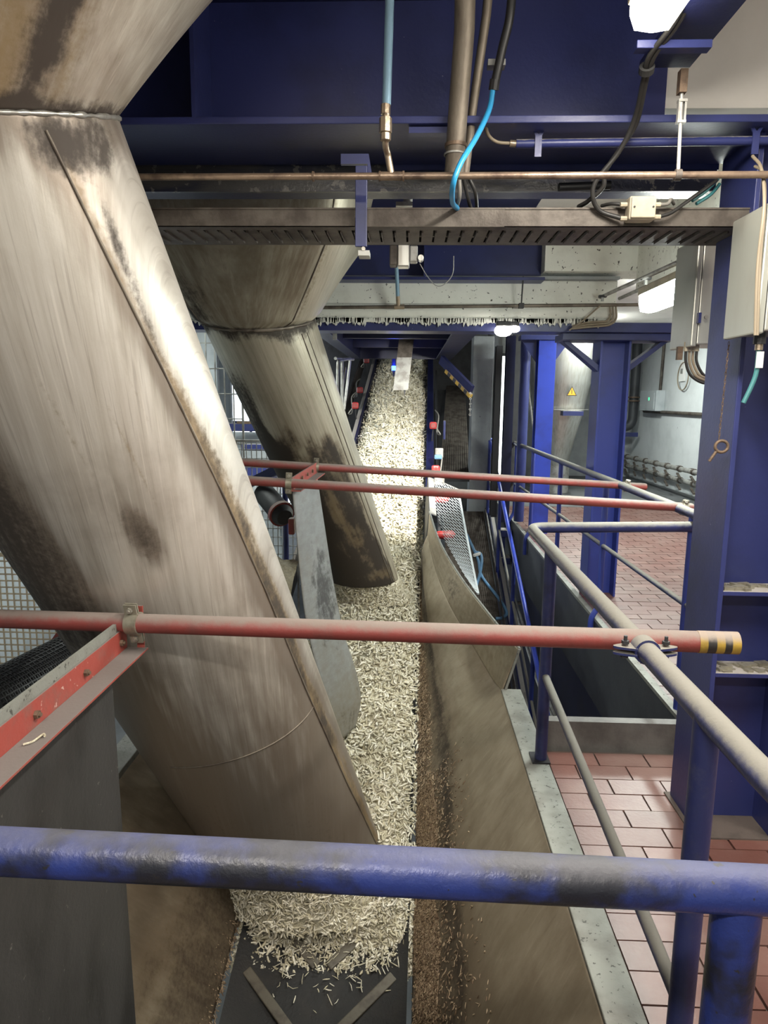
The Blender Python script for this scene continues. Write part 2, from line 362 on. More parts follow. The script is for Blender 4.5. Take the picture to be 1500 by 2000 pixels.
# white flaking beam over the far gate of columns
zb = zat(630, 6.2); zt = zat(562, 6.2)
t = thing('concrete_beam', (-.6, 6.3, zb), 'white concrete beam with flaking paint and a half round lower edge', 'beam')
MB().box(-3.6, 1.75, 6.16, 6.4, zb + .12, zt + .06).build('beam_body', 'white', t, bevel=.01)
MB().tube([(-3.6, 6.20, zb + .085), (1.75, 6.20, zb + .085)], .085, 20).build('rounded_edge', 'white', t, smooth=40)
MB().box(-3.6, 1.75, 6.10, 6.4, zt + .062, zt + .085).build('grey_ledge', 'concrete', t)
fm = MB()
for k in range(230):
    x = -2.2 + k * .0171; w_ = random.uniform(.007, .022); h_ = .006 + random.random() ** 2 * .04
    fm.prism([(x - w_, 6.115, zb + .03), (x - w_ * random.uniform(.5, 1), 6.115, zb - h_ * random.uniform(.2, .8)), (x + random.uniform(-.5, .5) * w_, 6.115, zb - h_), (x + w_ * random.uniform(.5, 1), 6.115, zb - h_ * random.uniform(.2, .8)), (x + w_, 6.115, zb + .03)], (0, .02, 0))
fm.build('paint_flakes', 'white', t, kind='stuff')
t = thing('channel_beam', (-.3, 6.3, zb - .09), 'blue steel channel running below the white flaking beam', 'beam')
MB().box(-3.6, 2.45, 6.14, 6.17, zb - .075, zb + .005).build('web', 'blue', t, bevel=.002)
MB().box(-3.6, 2.45, 6.17, 6.42, zb - .075, zb - .06).build('flange', 'blue', t)

eb = thing('deck_edge_beam', (DX - .1, .3, zat(132, 2.60, 1347)), 'dark blue beam along the right edge of the deck by the white ceiling', 'beam')
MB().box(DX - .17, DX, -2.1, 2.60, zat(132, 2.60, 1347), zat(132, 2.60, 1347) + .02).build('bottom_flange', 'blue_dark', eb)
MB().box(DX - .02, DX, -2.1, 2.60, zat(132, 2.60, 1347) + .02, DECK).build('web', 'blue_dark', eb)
# ------------------------------------------------------------------ columns
def hcolumn(label, x, y, w, d, z0, z1, tf=.02, mat='blue', stiff=(), flip=False, name='steel_column'):
    """H column: flanges face +-X (or +-Y when flip) - x, y is the nearest left corner"""
    t = thing(name, (x + w / 2, y + d / 2, z0), label, 'column', 'blue steel columns')
    if not flip:
        MB().box(x, x + tf, y, y + d, z0, z1).build('flange', mat, t, bevel=.003)
        MB().box(x + w - tf, x + w, y, y + d, z0, z1).build('flange', mat, t, bevel=.003)
        MB().box(x + tf, x + w - tf, y + d / 2 - .006, y + d / 2 + .006, z0, z1).build('web', mat, t)
        for z in stiff: MB().box(x + tf, x + w - tf, y + .004, y + d / 2 - .006, z, z + .018).build('stiffener', mat, t, bevel=.002)
    else:
        MB().box(x, x + w, y, y + tf, z0, z1).build('flange', mat, t, bevel=.003)
        MB().box(x, x + w, y + d - tf, y + d, z0, z1).build('flange', mat, t, bevel=.003)
        MB().box(x + w / 2 - .006, x + w / 2 + .006, y + tf, y + d - tf, z0, z1).build('web', mat, t)
    return t
COLX = 1.235
c = hcolumn('large blue steel column beside the stainless cabinets with dusty stiffeners', COLX, 2.69, .32, .30, 0, zat(241, 2.60), stiff=(zat(1165, 2.69, 1450), zat(1325, 2.69, 1450)))
for zz in (zat(1165, 2.69, 1450), zat(1325, 2.69, 1450)):
    lump = MB()
    for k in range(26):
        x0 = COLX + .03 + random.random() * .27; h = random.uniform(.003, .016)
        lump.obox((x0, 2.71 + random.random() * .09, zz + .018 + h / 2), ((1, .3 * random.random(), 0), (-.3, 1, 0), (0, 0, 1)), (random.uniform(.008, .03), random.uniform(.006, .02), h / 2))
    lump.build('settled_debris', 'clamp', c, kind='stuff')
MB().box(COLX - .02, COLX + .34, 2.67, 3.01, 0.0, .008).build('base_plate', 'grout', c)
MCX = at(1150, 900, 6.5).x
hcolumn('bright blue steel column carrying the white beam past the dusty railing', MCX, 6.32, .27, .27, -.2, zb - .076, mat='blue_mid', stiff=())
t = thing('knee_brace', (1.5, 6.45, 2.0), 'blue knee braces and bearing plate on top of the bright blue column', 'brace')
MB().box(MCX - .36, MCX + .63, 6.22, 6.55, zb - .135, zb - .078).build('bearing_plate', 'blue', t, bevel=.003)
for sx, xo in ((-1, MCX), (1, MCX + .27)):
    MB().prism([(xo, 6.36, zb - .40), (xo, 6.36, zb - .34), (xo + sx * .27, 6.36, zb - .135), (xo + sx * .33, 6.36, zb - .135)], (0, .14, 0)).build('brace', 'blue', t, bevel=.002)
hcolumn('slim bright blue column in front of the stainless cone', at(1047, 800, 9.4).x, 9.4, .23, .2, -.2, zat(662, 9.4), mat='blue_bright', flip=True)
t = thing('knee_brace', (1.7, 9.5, 2.2), 'small blue gussets on top of the slim column by the cone', 'brace')
pa = at(1066, 700, 9.4)
for sx in (-1, 1):
    MB().prism([(pa.x + sx * .12, 9.45, pa.z - .05), (pa.x + sx * .12, 9.45, pa.z + .24), (pa.x + sx * .32, 9.45, pa.z + .24)], (0, .02, 0)).build('gusset', 'blue', t)
MB().box(pa.x - .34, pa.x + .34, 9.38, 9.62, pa.z + .24, pa.z + .30).build('cap_plate', 'blue', t)
# group of darker posts beyond the concrete pillar
def px_post(label, pxl, pxr, Y, pyt, pyb, mat, dep=.16, name='steel_post', round_=False):
    a, b = at(pxl, (pyt + pyb) / 2, Y), at(pxr, (pyt + pyb) / 2, Y); z1, z0 = zat(pyt, Y, pxl), zat(pyb, Y, pxl)
    if round_: return MB().tube([((a.x + b.x) / 2, Y + .1, z0), ((a.x + b.x) / 2, Y + .1, z1)], (b.x - a.x) / 2, 18).build(name, mat, smooth=40, label=label, cat='post', group='posts beyond the pillar')
    m = MB().box(a.x, b.x, Y, Y + .018, z0, z1).box(a.x, b.x, Y + dep - .018, Y + dep, z0, z1).box((a.x + b.x) / 2 - .008, (a.x + b.x) / 2 + .008, Y + .018, Y + dep - .018, z0, z1)
    return m.build(name, mat, label=label, cat='post', group='posts beyond the pillar')
px_post('round blue post between the concrete pillar and the slim column', 1013, 1033, 9.9, 640, 1020, 'blue', round_=True)
px_post('dark steel post just right of the lit vertical strip', 984, 1001, 10.2, 655, 1020, 'blue_dark')
px_post('blackish steel post left of the round blue post', 999, 1016, 10.6, 650, 960, 'dark')
px_post('black steel post edging the concrete pillar', 964, 976, 10.0, 675, 1010, 'black_plastic')
a, b = at(921, 800, 11.32), at(961, 800, 11.32)
MB().box(a.x, b.x, 11.32, 11.7, -.1, zat(655, 11.32)).build('concrete_pillar', 'concrete', bevel=.012, label='pale grey square concrete pillar right of the conveyor', cat='pillar')
a, b = at(975, 800, 11.0), at(985, 800, 11.0)
t = thing('strip_light', (a.x, 11.05, 0.2), 'tall bright vertical strip light between dark posts', 'lamp')
MB().box(a.x - .03, b.x + .03, 11.02, 11.1, zat(950, 11), zat(688, 11)).build('housing', 'dark', t)
MB().box(a.x, b.x, 11.0, 11.02, zat(945, 11), zat(694, 11)).build('tube', pmat('lit_strip', (.9, .9, .9), None, .4, bump=0, emit=((.9, 1, .95), 3)), t)

# ------------------------------------------------------------------ slab edge along the pit
t = thing('edge_beam', (EDGE, 7.7, -.75), 'long grey steel edge beam below the tiled floor along the pit', 'beam')
MB().box(EDGE - .03, EDGE, NEAR_END, 12.2, -.68, .02).build('fascia_plate', 'fascia', t, bevel=.003)
MB().box(EDGE - .036, EDGE + .012, NEAR_END, 12.2, .0, .025).build('edge_strip', 'coping', t)
MB().box(EDGE + .0, EDGE + .22, NEAR_END, 12.2, PIT, -.68).build('lower_wall', 'blue_dark', t)
t = thing('toe_board', (1.0, NEAR_END + .02, 0), 'low grey steel toe board across the end of the near tiled floor', 'board')
MB().box(FE + .02, EDGE - .05, NEAR_END, NEAR_END + .012, -.02, .155).build('plate', 'toe', t)
MB().box(FE + .02, EDGE - .05, NEAR_END + .012, NEAR_END + .06, .143, .155).build('top_lip', 'toe', t)
# ================================================================== CHUTES
def grid_obj(name, P, UVc, stain, mat, parent=None, closed=False, solid=0.0, **tg):
    """P[i][j] rows of points; UVc[i][j]; stain[i][j] rgb -> smooth sheet with UVs and stain colours"""
    nr, nc = len(P), len(P[0]); flat = np.array(P, dtype=float).reshape(-1, 3)
    lo, hi = flat.min(0), flat.max(0); o0 = np.array([(lo[0] + hi[0]) / 2, (lo[1] + hi[1]) / 2, lo[2]])
    faces = []; 
    for i in range(nr - 1):
        for j in range(nc - 1): faces.append((i * nc + j, i * nc + j + 1, (i + 1) * nc + j + 1, (i + 1) * nc + j))
    me = bpy.data.meshes.new(name); me.from_pydata((flat - o0).tolist(), [], faces); me.update()
    uvl = me.uv_layers.new(name='UVMap'); li = np.empty(len(me.loops), dtype=np.int32); me.loops.foreach_get('vertex_index', li)
    uvf = np.array(UVc, dtype=float).reshape(-1, 2); uvl.data.foreach_set('uv', uvf[li].ravel())
    ca = me.color_attributes.new('stain', 'FLOAT_COLOR', 'POINT'); sf = np.array(stain, dtype=float).reshape(-1, 3)
    ca.data.foreach_set('color', np.concatenate([sf, np.ones((len(sf), 1))], 1).ravel())
    me.materials.append(M[mat]); me.polygons.foreach_set('use_smooth', [True] * len(me.polygons))
    ob = bpy.data.objects.new(name, me); COL.objects.link(ob); place(ob, o0, parent)
    if solid:
        s = ob.modifiers.new('solid', 'SOLIDIFY'); s.thickness = solid; s.offset = -1
    return tag(ob, **tg)
def sel(c, n): return math.copysign(abs(c) ** (2 / n), c)
class Duct:
    """oblique round duct: rings from a to b; tilt tips the ring plane towards the viewer"""
    def __init__(s, keys): s.k = keys           # (v, centre, rx, ry, tilt, power)
    def ring(s, v):
        k = s.k; i = 0
        while i < len(k) - 2 and v > k[i + 1][0]: i += 1
        a, b = k[i], k[i + 1]; q = (v - a[0]) / (b[0] - a[0]); L = lambda x, y: x * (1 - q) + y * q
        return [L(V(a[1]), V(b[1]))] + [L(a[j], b[j]) for j in range(2, 6)]
    def pt(s, u, v, off=0.0):
        c, rx, ry, tl, n = s.ring(v); th = 2 * PI * u
        x, y = sel(math.sin(th), n) * (rx + off), sel(math.cos(th), n) * (ry + off)
        return V((c.x + x, c.y + y, c.z + tl * y))
    def mesh(s, name, mat, parent, stain, nu=150, nv=160, v0=0, v1=1):
        P, U, T = [], [], []
        for i in range(nv + 1):
            v = v0 + (v1 - v0) * i / nv
            P.append([s.pt(j / nu, v) for j in range(nu + 1)]); U.append([(j / nu, v) for j in range(nu + 1)]); T.append([stain(j / nu, v) for j in range(nu + 1)])
        return grid_obj(name, P, U, T, mat, parent, solid=.006)
def fbm(x, y, z=0.0, o=4): return mnoise.fractal(V((x, y, z)), .9, 2.1, o)
def clamp(x): return max(0.0, min(1.0, x))
def sm(a, b, x):
    if a == b: return float(x > a)
    q = clamp((x - a) / (b - a)); return q * q * (3 - 2 * q)
def blob(u, v, cu, cv, ru, rv, seed=0.0, wob=.5):
    d = math.hypot((u - cu) / ru, (v - cv) / rv) + wob * fbm(u * 16 + seed, v * 9, seed)
    return clamp(1.25 - d)

# near chute -------------------------------------------------------
ml, mr = at(412, 1640, 3.55), at(738, 1630, 3.55); mc = (ml + mr) / 2; rm = (mr.x - ml.x) / 2
nr_ = at(210, 225, 1.95); rn = .49; ncn = V((nr_.x - rn, 1.95, nr_.z)); FY = .85
D1 = Duct([(0, ncn, rn, rn * FY, .34, 2), (.85, lerp(ncn, mc, .85), rn + (rm - rn) * .85, (rn + (rm - rn) * .85) * FY, .05, 2), (1, mc, rm, rm * FY, 0, 2)])
SEAM1 = [(0, .340), (.05, .336), (.12, .330), (.2, .322), (.33, .310), (.45, .304), (.615, .302), (.815, .292), (1, .268)]
def seam(tab, v):
    for (a, x), (b, y) in zip(tab, tab[1:]):
        if v <= b: return x + (y - x) * (v - a) / (b - a)
    return tab[-1][1]
def stain1(u, v):
    q = seam(SEAM1, v); d = q - u          # positive: right of the seam
    n = fbm(u * 30, v * 14, 3)
    r = g = b = 0.0
    w = .040 + .016 * fbm(v * 9, 1.7)
    on = sm(-.003, .003, d) * (1 - sm(w * .4, w, d + .008 * n))
    g += on * (.75 + .5 * n) * sm(.12, .35, v) + .5 * math.exp(-((d - .004) / .007) ** 2)
    r += on * (.68 + .6 * n) * sm(.15, .33, v) * (1 - .6 * sm(.75, .95, v)) * (1 - .6 * sm(.012, .04, d))
    b += .7 * math.exp(-((d + .006) / .016) ** 2) + .4 * math.exp(-(d / .04) ** 2) * sm(.1, .3, v)
    # soot below the neck, right of the seam
    r += .75 * blob(u, v, .300, .018, .05, .022, 2, .7) + .72 * blob(u, v, .314, .085, .012, .055, 5, .6) + .5 * blob(u, v, .318, .16, .008, .05, 7, .5) + .35 * blob(u, v, .345, .02, .03, .018, 8, .6)
    b += .75 * sm(.07, .0, v + .02 * n) + .4 * blob(u, v, .31, .06, .04, .08, 9)
    # darker towards the left underside, and a dark patch
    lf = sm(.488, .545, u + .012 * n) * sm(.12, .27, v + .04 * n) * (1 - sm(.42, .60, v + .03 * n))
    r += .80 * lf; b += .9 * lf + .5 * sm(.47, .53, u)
    pt = blob(u, v, .423, .345, .018, .042, 11, .35); r += .62 * pt; b += 1.2 * pt; g += .3 * pt
    b += .72 * sm(.30, .72, v + .05 * n) + .25 * fbm(u * 60, v * 2.2, 4) + .35 * sm(.6, .9, v)
    r += .22 * sm(.62, .95, v + .04 * n) * sm(.30, .36, u)
    g += .5 * blob(u, v, .395, .27, .004, .07, 21, .2) + .4 * blob(u, v, .44, .22, .004, .08, 22, .2) + .35 * blob(u, v, .365, .20, .003, .09, 23, .2)
    return (clamp(r), clamp(g), clamp(b))
ch1 = thing('discharge_chute', (mc.x, mc.y, mc.z), 'huge stained steel chute in the left foreground with a long weld seam', 'chute', 'slicer discharge chutes')
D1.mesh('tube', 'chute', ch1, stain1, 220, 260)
# hopper above the neck
hc = V((ncn.x, 1.88, DECK))
D1h = Duct([(0, hc, 1.08, .70, 0, 2.6), (.5, lerp(hc, ncn, .5), .79, .57, .16, 2.3), (1, ncn, rn, rn * FY, .34, 2)])
def stain1h(u, v):
    n = fbm(u * 22, v * 6, 8)
    r = 1.0 * math.exp(-((u - .352 + .010 * n) / .014) ** 2) * sm(.2, .55, v) * (.85 + .6 * n) + .9 * sm(.93, 1.0, v + .015 * n)
    g = .7 * math.exp(-((u - .375) / .02) ** 2) + .5 * math.exp(-((u - .328) / .012) ** 2) * sm(.4, .9, v)
    b = .6 * math.exp(-((u - .36) / .04) ** 2) + .30 * n + .22
    return (clamp(r), clamp(g), clamp(b))
D1h.mesh('hopper', 'chute_hopper', ch1, stain1h, 160, 90)
def bead(duct, pts, r, name, mat, parent, amp=.25):
    return MB().tube([duct.pt(u, v, .001) for u, v in pts], [r * (1 + amp * random.uniform(-1, 1)) for _ in pts], 7).build(name, mat, parent, smooth=60)
bead(D1, [(seam(SEAM1, i / 90), i / 90) for i in range(1, 91)], .0042, 'weld_seam', 'conduit', ch1)
bead(D1, [(.20 + .35 * i / 60, .001) for i in range(61)], .006, 'neck_weld', 'inox', ch1, .5)
bead(D1, [(.300 + .26 * i / 60, .645 + .26 * .24 * (i / 60)) for i in range(61)], .003, 'weld_ring', 'conduit', ch1)

# far chute --------------------------------------------------------
m2l, m2r = at(640, 1130, 5.95), at(778, 1122, 5.95); m2 = (m2l + m2r) / 2; rm2 = (m2r.x - m2l.x) / 2
n2l, n2r = at(397, 628, 4.85), at(614, 616, 4.85); n2 = (n2l + n2r) / 2; rn2 = (n2r.x - n2l.x) / 2
D2 = Duct([(0, n2, rn2, rn2, .30, 2), (.8, lerp(n2, m2, .8), rn2 + (rm2 - rn2) * .8, rn2 + (rm2 - rn2) * .8, .1, 2), (1, m2, rm2, rm2, .05, 2)])
def stain2(u, v):
    n = fbm(u * 16, v * 8, 13); m_ = fbm(u * 40, v * 20, 17)
    r = sm(.05, .0, v + .03 * n) * .95
    edge = .36 + .03 * n - .04 * sm(.6, 1, v)                      # clean strip on the right
    low = sm(.30, .46, v + .09 * n) * sm(edge - .02, edge + .02, u)
    r += low * (.80 + .5 * n + .30 * sm(.55, .75, v)) + .75 * sm(.555, .60, u + .012 * n) * sm(.06, .22, v)
    b = .8 * low + .25 * n + .25 * sm(.1, .4, v)
    g = .4 * math.exp(-((u - .345) / .006) ** 2) + .3 * math.exp(-((u - .365) / .006) ** 2)
    pale = blob(u, v, .43, .80, .05, .10, 31, .8) + blob(u, v, .46, .62, .03, .10, 33, .8) + .8 * blob(u, v, .40, .95, .10, .03, 35, .5)
    r *= 1 - .75 * clamp(pale * (1.0 + m_)); g += .4 * clamp(pale)
    return (clamp(r), clamp(g), clamp(b))
ch2 = thing('discharge_chute', (m2.x, m2.y, m2.z), 'smaller far steel chute blackened towards its mouth over the conveyor', 'chute', 'slicer discharge chutes')
D2.mesh('tube', 'chute2', ch2, stain2, 170, 200)
h2 = V((n2.x - .03, 4.90, DECK))
D2h = Duct([(0, h2, .80, .78, 0, 5), (.5, lerp(h2, n2, .5) + V((0, 0, .02)), .70, .68, .10, 4.6), (.93, lerp(h2, n2, .95), rn2 * 1.12, rn2 * 1.12, .28, 2.8), (1, n2, rn2, rn2, .30, 2)])
def stain2h(u, v):
    n = fbm(u * 22, v * 7, 23)
    e1 = math.exp(-((u - .615 + .008 * n) / .012) ** 2); e2 = math.exp(-((u - .385) / .010) ** 2)
    r = (.95 * e1 + .45 * e2) * (.8 + .5 * n) + .9 * sm(.95, 1.0, v + .02 * n) + .75 * blob(u, v, .58, .8, .05, .2, 3, .5) * sm(.45, .9, v)
    b = .55 * sm(.39, .41, u) * (1 - sm(.60, .62, u)) + .2 * n
    return (clamp(r), clamp(.5 * e2 + .2 * e1), clamp(b))
D2h.mesh('hopper', 'chute2', ch2, stain2h, 140, 70)
bead(D2, [(.28 + .42 * i / 50, .001) for i in range(51)], .011, 'neck_weld', 'conduit', ch2, .6)
bead(D2, [(.350 - .008 * i / 40, i / 40) for i in range(1, 41)], .004, 'weld_seam', 'conduit', ch2)
bead(D2, [(.328 - .012 * i / 40, i / 40) for i in range(1, 41)], .0035, 'weld_seam', 'conduit', ch2)
for uu in (.615, .385): bead(D2h, [(uu + (.5 - uu) * .12 * (i / 30), .02 + .96 * i / 30) for i in range(31)], .005, 'corner_weld', 'conduit', ch2)

# ================================================================== CONVEYOR
HW = .449
conv = thing('belt_conveyor', (bx(8), 8, bz(3)), 'long inclined rubber belt conveyor climbing away under the chutes', 'conveyor')
rings = []
for i in range(60):
    y = 1.6 + i * (14.7 - 1.6) / 59; z = bz(y)
    top = [(-HW, .05), (-HW * .8, .012), (-HW * .4, 0), (HW * .4, 0), (HW * .8, .012), (HW, .05)]
    rings.append([V((bx(y) + a, y, z + b)) for a, b in top] + [V((bx(y) + a, y, z + b - .018)) for a, b in reversed(top)])
MB().loft(rings).build('belt', 'black', conv, smooth=30)
for yc in (2.62, 2.98, 3.34):                       # chevron cleats on the bare end of the belt
    for sgn in (-1, 1):
        a = V((bx(yc) + sgn * .03, yc - .22, bz(yc - .22) + .008)); b = V((bx(yc) + sgn * (HW - .07), yc + .10, bz(yc + .10) + .02))
        MB().bar(a, b, .05, .02, NRM).build('cleat', 'cleat', conv, bevel=.006)
def along(x, y0, y1, w, h, dz): return MB().bar((bx(y0) + x, y0, bz(y0) + dz), (bx(y1) + x, y1, bz(y1) + dz), w, h, NRM)
along(.546, 7.6, 14.7, .10, .03, .15).build('stringer', 'blue_dark', conv, bevel=.004)
along(.503, 7.6, 14.7, .015, .24, .06).build('stringer', 'blue_dark', conv)
along(-.546, 6.2, 14.7, .06, .03, .15).build('stringer', 'blue', conv, bevel=.004)
along(-.503, 6.2, 14.7, .015, .24, .06).build('stringer', 'blue_dark', conv)
along(.671, 7.8, 14.7, .03, .22, -.45).build('lower_stringer', 'dark', conv)
along(-.844, 6.2, 14.7, .03, .30, -.1).build('side_guard', 'galv_dull', conv)
for i, (sx, px, py, Y) in enumerate(((1, 846, 831, 9.6), (1, 851, 917, 8.2), (-1, 716, 704, 13.2), (-1, 703, 762, 11.4), (-1, 694, 792, 10.4))):
    c_ = at(px, py, Y); xo, y, z = c_.x, Y, c_.z
    t = thing('idler_roller', (xo, y, z - .12), ('red capped idler roller right of the belt beside the ribbed ramp', 'red capped idler roller right of the belt just above the thin red pipes', 'topmost red capped idler roller left of the far belt', 'middle red capped idler roller left of the far belt', 'lowest red capped idler roller left of the far belt')[i], 'roller', 'idler rollers along the belt')
    MB().box(xo - .05, xo + .05, y - .04, y + .04, z - .05, z + .05).build('roller_cap', 'red_plastic', t, bevel=.022)
    MB().ring((xo, y - .042, z), (0, 1, 0), .018, .034, .012, 16).build('cap_ring', 'red', t, smooth=40)
    MB().bar((xo, y + .03, z - .05), (xo - sx * .02, y + .10, z - .34), .05, .012, (1, 0, 0)).build('bracket', 'dark', t)
    MB().tube(spline([(xo + sx * .04, y, z - .03), (xo + sx * .10, y - .05, z - .12), (xo + sx * .06, y + .15, z - .10), (xo + sx * .09, y + .4, z + .12), (xo + sx * .05, y + .7, z + .2)], 6), .009, 6).build('cable', 'cable_grey', t, smooth=60)

# trough sheets
def sheet(name, top, bot, mat, parent, stain, n=60, m=40, bulge=0.0, solid=.006):
    P, U, T = [], [], []
    for i in range(n + 1):
        a, b = top(i / n), bot(i / n); nn = V((0, 0, 1))
        row = []
        for j in range(m + 1):
            q = j / m; p = lerp(a, b, q); p.x -= bulge * math.sin(PI * q); row.append(p)
        P.append(row); U.append([(i / n * 4, j / m) for j in range(m + 1)]); T.append([stain(i / n, j / m) for j in range(m + 1)])
    return grid_obj(name, P, U, T, mat, parent, solid=solid)
def poly(pts):
    pts = [V(p) for p in pts]; L = [0]
    for a, b in zip(pts, pts[1:]): L.append(L[-1] + (b - a).length)
    def f(t):
        d = t * L[-1]
        for i in range(len(pts) - 1):
            if d <= L[i + 1] or i == len(pts) - 2: return lerp(pts[i], pts[i + 1], (d - L[i]) / (L[i + 1] - L[i]))
    return f
tro = thing('feed_trough', (.3, 3, -1), 'grimy steel trough side sloping down to the right edge of the belt', 'trough')
def strough(i, j):
    n = fbm(i * 14, j * 10, 5)
    r = .62 * math.exp(-((j - .60 + .03 * n) / .085) ** 2) * (.9 + .5 * n) + .35 * sm(.55, .7, j) + .3 * sm(.75, .95, i) * (.6 + n)
    return (clamp(r), clamp(.25 * sm(.6, .8, j)), clamp(.12 + .75 * sm(.25, .62, j) + .25 * n + .35 * sm(.35, .1, i)))
topc = spline([at(1014, 1268, 4.12), at(985, 1238, 4.45), at(940, 1182, 5.0), at(895, 1122, 5.6), at(858, 1058, 6.2), at(838, 1000, 6.8)], 10)
fold = spline([V((.61, 4.12, .0)), at(962, 1325, 4.5), at(918, 1250, 5.0), at(878, 1180, 5.5), at(850, 1110, 6.1), at(836, 1045, 6.75)], 10)
def by_y(pts):
    def f(y):
        for p, q in zip(pts, pts[1:]):
            if y <= q.y: return lerp(p, q, (y - p.y) / (q.y - p.y))
        return pts[-1].copy()
    return f
ftop, ffold = by_y(topc), by_y(fold)
def edge_r(y): return V((bx(y) + HW + .03, y, bz(max(y, 1.9)) + .03))
def ymap(t): return .96 + t * (6.75 - .96)
sheet('near_sheet', lambda t: V((.61, ymap(t), 0)) if ymap(t) < 4.12 else ffold(ymap(t)), lambda t: edge_r(ymap(t)), 'trough', tro, strough, 150, 70, .03)
def strough2(i, j):
    n = fbm(i * 12 + 4, j * 10, 5)
    return (clamp(.45 * blob(i, j, .55, .5, .10, .5, 6, .3) + .25 * sm(.6, 1, i) * (.6 + n)), .1, clamp(.25 + .3 * n + .5 * sm(.5, 1, i)))
def ymap2(t): return 4.12 + t * (6.75 - 4.12)
sheet('upper_sheet', lambda t: ftop(ymap2(t)), lambda t: ffold(ymap2(t)), 'trough', tro, strough2, 70, 30, .0)
MB().tube([p + V((.004, 0, .002)) for p in topc], .009, 8).build('rolled_edge', 'coping', tro, smooth=60)
e0 = at(1014, 1268, 4.12)
MB().bar(e0, (.625, 4.12, .0), .014, .02, (0, 1, 0)).build('end_lip', 'coping', tro)
q0, q1 = at(838, 1000, 6.8), at(835, 930, 7.75)
MB().prism([q0, q0 + V((.075, 0, -.03)), q1 + V((.07, 0, -.03)), q1], (0, 0, -.012)).build('flat_cap', 'galv', tro)
MB().prism([q0, q1, V((bx(7.7) + HW + .035, 7.7, bz(7.7) + .03)), V((bx(6.8) + HW + .035, 6.8, bz(6.8) + .03))], (.008, 0, 0)).build('skirt_plate', 'dark', tro)
MB().box(.60, FE, .96, 4.13, -.012, .010).build('coping', 'coping', tro, bevel=.004)
# crumbs stuck along the lower trough sheet
def strips(name, pts, nrm, lens, wid, mat, parent=None, flat=.6, curl=.25, **tg):
    """many small bent slivers with triangular section, one mesh"""
    n = len(pts); d = rng.normal(size=(n, 3)); d -= (d * nrm).sum(1, keepdims=True) * nrm * flat; d /= np.linalg.norm(d, axis=1, keepdims=True)
    s = np.cross(d, nrm + rng.normal(size=(n, 3)) * .3); s /= np.linalg.norm(s, axis=1, keepdims=True); u = np.cross(s, d)
    vs = np.empty((n, 9, 3)); k = rng.normal(size=(n, 1)) * curl
    for r_, t in enumerate((-.5, 0, .5)):
        c = pts + d * (lens[:, None] * t) + u * (lens[:, None] * k * (t * t * 2))
        w = wid[:, None] * (1.0 if r_ == 1 else .55)
        vs[:, r_ * 3] = c + s * w; vs[:, r_ * 3 + 1] = c + u * w * .9; vs[:, r_ * 3 + 2] = c - s * w
    base = np.array([(0, 1, 4, 3), (1, 2, 5, 4), (2, 0, 3, 5), (3, 4, 7, 6), (4, 5, 8, 7), (5, 3, 6, 8)])
    q = (base[None] + (np.arange(n) * 9)[:, None, None]).reshape(-1, 4); vv = vs.reshape(-1, 3)
    o0 = vv.mean(0); o0[2] = vv[:, 2].min()
    me = bpy.data.meshes.new(name); me.vertices.add(len(vv)); me.vertices.foreach_set('co', (vv - o0).ravel())
    me.loops.add(q.size); me.loops.foreach_set('vertex_index', q.ravel().astype(np.int32))
    me.polygons.add(len(q)); me.polygons.foreach_set('loop_start', np.arange(0, q.size, 4, dtype=np.int32)); me.update(calc_edges=True); me.validate()
    me.materials.append(M[mat]); ob = bpy.data.objects.new(name, me); COL.objects.link(ob); place(ob, o0, parent); return tag(ob, **tg)
n = 15000
Y = rng.uniform(1.75, 4.1, n); tq = np.where(rng.uniform(0, 1, n) < .8, rng.uniform(0.02, .26, n) + .02 * np.sin(Y * 9), np.abs(rng.normal(.2, .16, n)))
xb, zb_ = bx(Y) + HW + .03, bz(Y) + .03; tq = np.clip(tq, 0, .6); X = xb + (.61 - xb) * tq - .03 * np.sin(PI * tq); Z = zb_ + (0 - zb_) * tq
nm = np.tile(np.array([-.86, 0, .5]), (n, 1))
strips('crumb_layer', np.stack([X - .006, Y, Z + .006], 1), nm, rng.uniform(.008, .03, n), rng.uniform(.0025, .0055, n), 'crumb', tro, .9, kind='stuff')
n = 5000
Y = rng.uniform(4.1, 6.7, n); tq = np.abs(rng.normal(0, .2, n)); tq = np.minimum(tq, .6); xb, zb_ = bx(Y) + HW + .035, bz(Y) + .03
tp = np.array([tuple(ffold(q)) for q in Y])
strips('crumb_layer', np.stack([xb + (tp[:, 0] - xb) * tq - .02, Y, zb_ + (tp[:, 2] - zb_) * tq + .01], 1), np.tile(np.array([-.8, 0, .6]), (n, 1)), rng.uniform(.01, .04, n), rng.uniform(.0025, .005, n), 'crumb', tro, .9, kind='stuff')

tl = thing('feed_trough', (-1, 3, -1), 'brown grimy trough side on the left of the belt under the near chute', 'trough')
def stl(i, j):
    n = fbm(i * 14, j * 10, 25)
    return (clamp(.5 * sm(.45, .75, j + .1 * n)), clamp(.3 * sm(.3, .6, j)), clamp(.5 + .4 * j + .3 * n))
sheet('side_sheet', poly([(-1.40, .96, -.02), (-1.40, 5.2, -.02)]), poly([(bx(1.7) - HW - .03, 1.7, bz(1.9) + .02), (bx(5.6) - HW - .03, 5.6, bz(5.6) + .03)]), 'trough', tl, stl, 80, 50, -.03)
MB().box(-1.52, -1.39, .96, 5.2, -.04, .0).build('coping', 'coping', tl, bevel=.004)
n = 5200
Y = rng.uniform(2.0, 5.0, n); tq = np.minimum(np.abs(rng.normal(0, .16, n)), .45); xb, zb_ = bx(Y) - HW - .03, bz(Y) + .03
X = xb + (-1.4 - xb) * tq + .03 * np.sin(PI * tq); Z = zb_ + (-.02 - zb_) * tq
